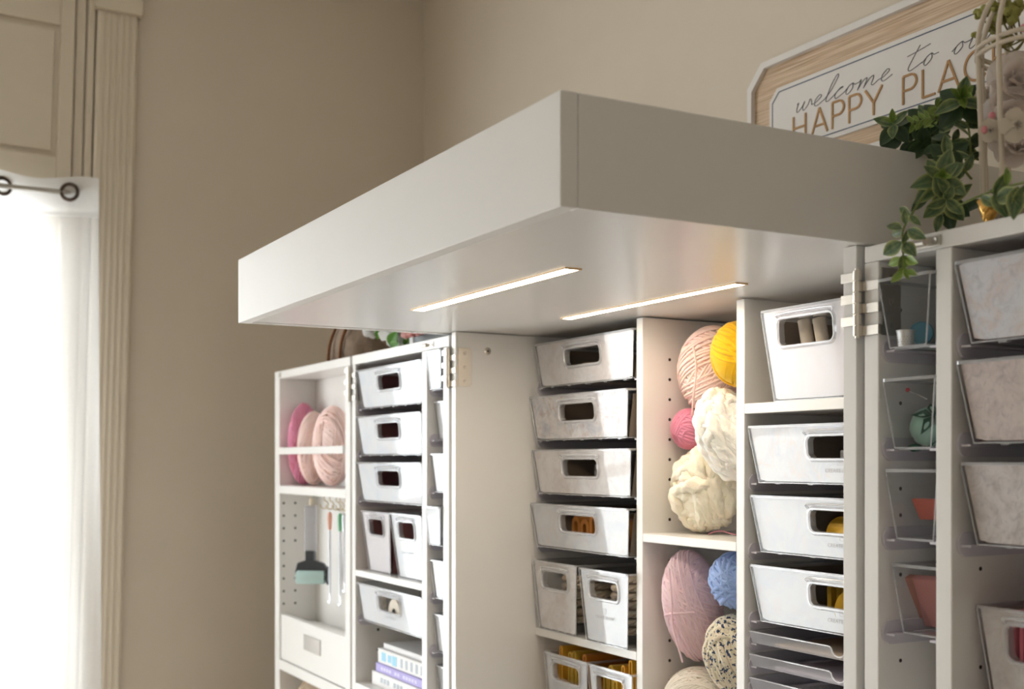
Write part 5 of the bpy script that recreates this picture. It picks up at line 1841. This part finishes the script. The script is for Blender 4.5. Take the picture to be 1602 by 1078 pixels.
for px, py, d, sc, kd in ((592, 514, (0.2, -0.2, -1), 0.42, 'wide'), (610, 541, (0.85, -0.1, 0.55), 0.75, 'wide'), (612, 545, (1, -0.1, 0.15), 0.65, 'wide')):
    leaf(fb, (fb.location.x, fb.location.y, fb.location.z), at(px, py, 0.022), d, kd, TOCAM, 0, sc)
p = at(575, 512, 0.06)
blossom('white silk flower behind the drooping one, half hidden by the canopy', (p.x, 0.075, 1.905), PETW, 0.7, 95, Vector((0.6, -0.5, 0.2)))
t = thing('keepsake_box', 'slate grey box with pale corner standing on the inner left wing top', 'box', (-0.135, 0.095, WTOP))
MB().box(-0.155, 0.100, -0.055, 0.055, 0.0, 0.022).obj('box_body', M['slate'], t, bevel=0.001)
MB().box(-0.158, 0.103, -0.058, 0.058, 0.0225, 0.030).obj('lid', M['slate'], t, bevel=0.001)
for sx in (-1, 1):
    cx_ = -0.1455 if sx < 0 else 0.0905
    MB().box(cx_ - 0.010, cx_ + 0.010, -0.0570, -0.0445, 0.0, 0.0220).obj('corner_guard', M['whitecard'], t, bevel=0.001)
PETP = petal_mesh('petal', 0.020, 0.016, M['pinkpetal'])
for i, px in enumerate((646, 655, 664)):
    p = at(px, 523, 0.030)
    blossom('small pink blossom at the front corner of the slate grey box, ' + ('left', 'middle', 'right')[i], (p.x, 0.024, WTOP + 0.0215), PETP, 0.9, 100 + i, (0.4, -0.6, 0.7), 'pink blossoms by the slate box')

# ------------------------------------------------------------------ wall sign
SY = WY - 0.016
SX0, SX1, SZ0, SZ1 = 0.128, 0.872, 2.154, 2.396
sc_ = ((SX0 + SX1) / 2, WY, (SZ0 + SZ1) / 2)
sign = thing('wall_sign', 'reed board wall sign with a white plate reading welcome to our happy place', 'sign', sc_)


def notched(x0, x1, z0, z1, n_, d=0.0):
    return [(x0 + n_, z0), (x1 - n_, z0), (x1 - n_ * 0.55, z0 + n_ * 0.55), (x1, z0 + n_), (x1, z1 - n_), (x1 - n_ * 0.55, z1 - n_ * 0.55), (x1 - n_, z1),
            (x0 + n_, z1), (x0 + n_ * 0.45, z1 - n_ * 0.55), (x0, z1 - n_), (x0, z0 + n_), (x0 + n_ * 0.45, z0 + n_ * 0.55)]


def frame_mb(outer, inner, y0, y1):
    m = MB()
    n_ = len(outer)
    vs = [(x, y0, z) for x, z in outer] + [(x, y0, z) for x, z in inner] + [(x, y1, z) for x, z in outer] + [(x, y1, z) for x, z in inner]
    fs = []
    for i in range(n_):
        j = (i + 1) % n_
        fs += [(i, j, n_ + j, n_ + i), (2 * n_ + i, 2 * n_ + j, j, i), (n_ + i, n_ + j, 3 * n_ + j, 3 * n_ + i)]
    return m.add(vs, fs)


NO = 0.042
frame_mb(notched(SX0, SX1, SZ0, SZ1, NO), notched(SX0 + 0.0125, SX1 - 0.0125, SZ0 + 0.0125, SZ1 - 0.0125, NO - 0.004), WY - 0.019, WY - 0.0005).obj('sign_frame', M['sign_white'], sign, off=sc_)
MB().prism(notched(SX0 + 0.0125, SX1 - 0.0125, SZ0 + 0.0125, SZ1 - 0.0125, NO - 0.004), 'y', WY - 0.009, WY - 0.001).obj('reed_backing', M['reed'], sign, off=sc_)
PX0, PX1, PZ0, PZ1 = SX0 + 0.063, SX1 - 0.063, 2.200, 2.3345
MB().prism(notched(PX0, PX1, PZ0, PZ1, 0.022), 'y', SY + 0.001, WY - 0.009).obj('white_plate', M['sign_white'], sign, off=sc_)
frame_mb(notched(PX0 + 0.008, PX1 - 0.008, PZ0 + 0.008, PZ1 - 0.008, 0.019), notched(PX0 + 0.010, PX1 - 0.010, PZ0 + 0.010, PZ1 - 0.010, 0.0185), SY + 0.0004, SY + 0.0012).obj('navy_border', M['navy_line'], sign, off=sc_)


def strokes(parent, name, mat, chars, x0, z0, sx, sz, adv, rad, slant=0.0, depth=0.0014, smooth=False):
    """letters drawn as strokes; each letter is its own part"""
    x = x0
    for ch in chars:
        g_ = GLYPH.get(ch)
        if g_ is None:
            x += adv.get(' ', 0.5) * sx
            continue
        m = MB()
        layer = 0.0
        for st in g_[1]:
            pts = spline(st, 6) if smooth or len(st) > 3 else st
            P3 = [(x + (px + slant * pz) * sx, SY + 0.0004, z0 + pz * sz) for px, pz in pts]
            if smooth:
                m.tube(P3, rad, 5)
            else:
                n_ = len(P3)
                lf, rt = [], []
                for q in range(n_):
                    a, b_ = Vector(P3[max(q - 1, 0)]), Vector(P3[min(q + 1, n_ - 1)])
                    d = (b_ - a).normalized()
                    nrm = Vector((-d.z, 0, d.x)) * rad
                    lf.append(Vector(P3[q]) + nrm)
                    rt.append(Vector(P3[q]) - nrm)
                layer += 0.00012
                y0_, y1_ = SY - depth * 0.5 - layer, SY + 0.001
                loop_ = [(v_.x, v_.z) for v_ in lf] + [(v_.x, v_.z) for v_ in rt[::-1]]
                vs = [(x_, y0_, z_) for x_, z_ in loop_] + [(x_, y1_, z_) for x_, z_ in loop_]
                k_ = len(loop_)
                fs = [(q, (q + 1) % k_, k_ + (q + 1) % k_, k_ + q) for q in range(k_)]
                fs += [(q, k_ - 1 - q, k_ - 2 - q, q + 1) for q in range(n_ - 1)]
                m.add(vs, fs)
        m.obj(name, M[mat], parent, smooth, off=sc_)
        x += g_[0] * sx


def arc(cx, cy, rx, ry, a0, a1, n_=10):
    return [(cx + rx * math.cos(math.radians(a)), cy + ry * math.sin(math.radians(a))) for a in np.linspace(a0, a1, n_)]


GLYPH = {
    'H': (0.86, [[(0.08, 0), (0.08, 1)], [(0.62, 0), (0.62, 1)], [(0.08, 0.52), (0.62, 0.52)]]),
    'A': (0.84, [[(0.03, 0), (0.37, 1)], [(0.37, 1), (0.71, 0)], [(0.15, 0.33), (0.59, 0.33)]]),
    'P': (0.70, [[(0.08, 0), (0.08, 1)], [(0.08, 1), (0.34, 1)] + arc(0.34, 0.74, 0.22, 0.26, 80, -80, 9) + [(0.34, 0.48), (0.08, 0.48)]]),
    'Y': (0.78, [[(0.02, 1), (0.35, 0.45)], [(0.68, 1), (0.35, 0.45)], [(0.35, 0.45), (0.35, 0)]]),
    'L': (0.60, [[(0.08, 1), (0.08, 0)], [(0.08, 0.02), (0.52, 0.02)]]),
    'C': (0.90, [arc(0.47, 0.5, 0.40, 0.50, 48, 312, 16)]),
    'E': (0.70, [[(0.08, 0), (0.08, 1)], [(0.08, 0.98), (0.55, 0.98)], [(0.08, 0.52), (0.5, 0.52)], [(0.08, 0.02), (0.56, 0.02)]]),
    'w': (0.88, [[(0.0, 0.42), (0.06, 0.48), (0.08, 0.2), (0.2, 0.0), (0.34, 0.2), (0.38, 0.45), (0.40, 0.18), (0.52, 0.0), (0.66, 0.2), (0.66, 0.46), (0.78, 0.36), (0.88, 0.14)]]),
    'e': (0.62, [[(0.0, 0.14), (0.22, 0.2), (0.38, 0.40), (0.26, 0.5), (0.12, 0.3), (0.2, 0.04), (0.36, 0.0), (0.62, 0.16)]]),
    'l': (0.44, [[(0.0, 0.14), (0.2, 0.5), (0.30, 1.05), (0.20, 1.2), (0.10, 0.8), (0.12, 0.15), (0.24, 0.0), (0.44, 0.14)]]),
    'c': (0.56, [[(0.0, 0.14), (0.2, 0.38), (0.38, 0.46), (0.24, 0.46), (0.10, 0.22), (0.2, 0.0), (0.36, 0.03), (0.56, 0.16)]]),
    'o': (0.60, [[(0.0, 0.16), (0.16, 0.4), (0.28, 0.46), (0.12, 0.36), (0.12, 0.08), (0.26, 0.0), (0.38, 0.22), (0.28, 0.46), (0.42, 0.36), (0.60, 0.38)]]),
    'm': (1.00, [[(0.0, 0.36), (0.08, 0.46), (0.10, 0.0)], [(0.10, 0.05), (0.2, 0.36), (0.34, 0.46), (0.38, 0.3), (0.38, 0.0)], [(0.38, 0.05), (0.5, 0.36), (0.64, 0.46), (0.70, 0.3), (0.72, 0.06), (0.84, 0.0), (1.0, 0.14)]]),
    't': (0.64, [[(0.18, 1.05), (0.10, 0.5), (0.08, 0.14), (0.2, 0.0), (0.42, 0.08), (0.64, 0.2)], [(-0.22, 0.72), (0.2, 0.80), (0.66, 0.92)]]),
    'u': (0.72, [[(0.0, 0.36), (0.08, 0.46), (0.08, 0.14), (0.2, 0.0), (0.36, 0.14), (0.44, 0.46)], [(0.44, 0.46), (0.44, 0.12), (0.56, 0.0), (0.72, 0.14)]]),
    'r': (0.60, [[(0.0, 0.14), (0.14, 0.48), (0.22, 0.40), (0.32, 0.40), (0.30, 0.12), (0.42, 0.0), (0.62, 0.18)]]),
}
strokes(sign, 'letter', 'letter_wood', 'HAPPY PLACE', 0.2560, 2.2165, 0.0612, 0.0485, {' ': 0.60}, 0.0020)
strokes(sign, 'script_letter', 'script_ink', 'welcome to our', 0.2610, 2.2715, 0.0520, 0.0360, {' ': 0.62}, 0.0007, 0.45, smooth=True)
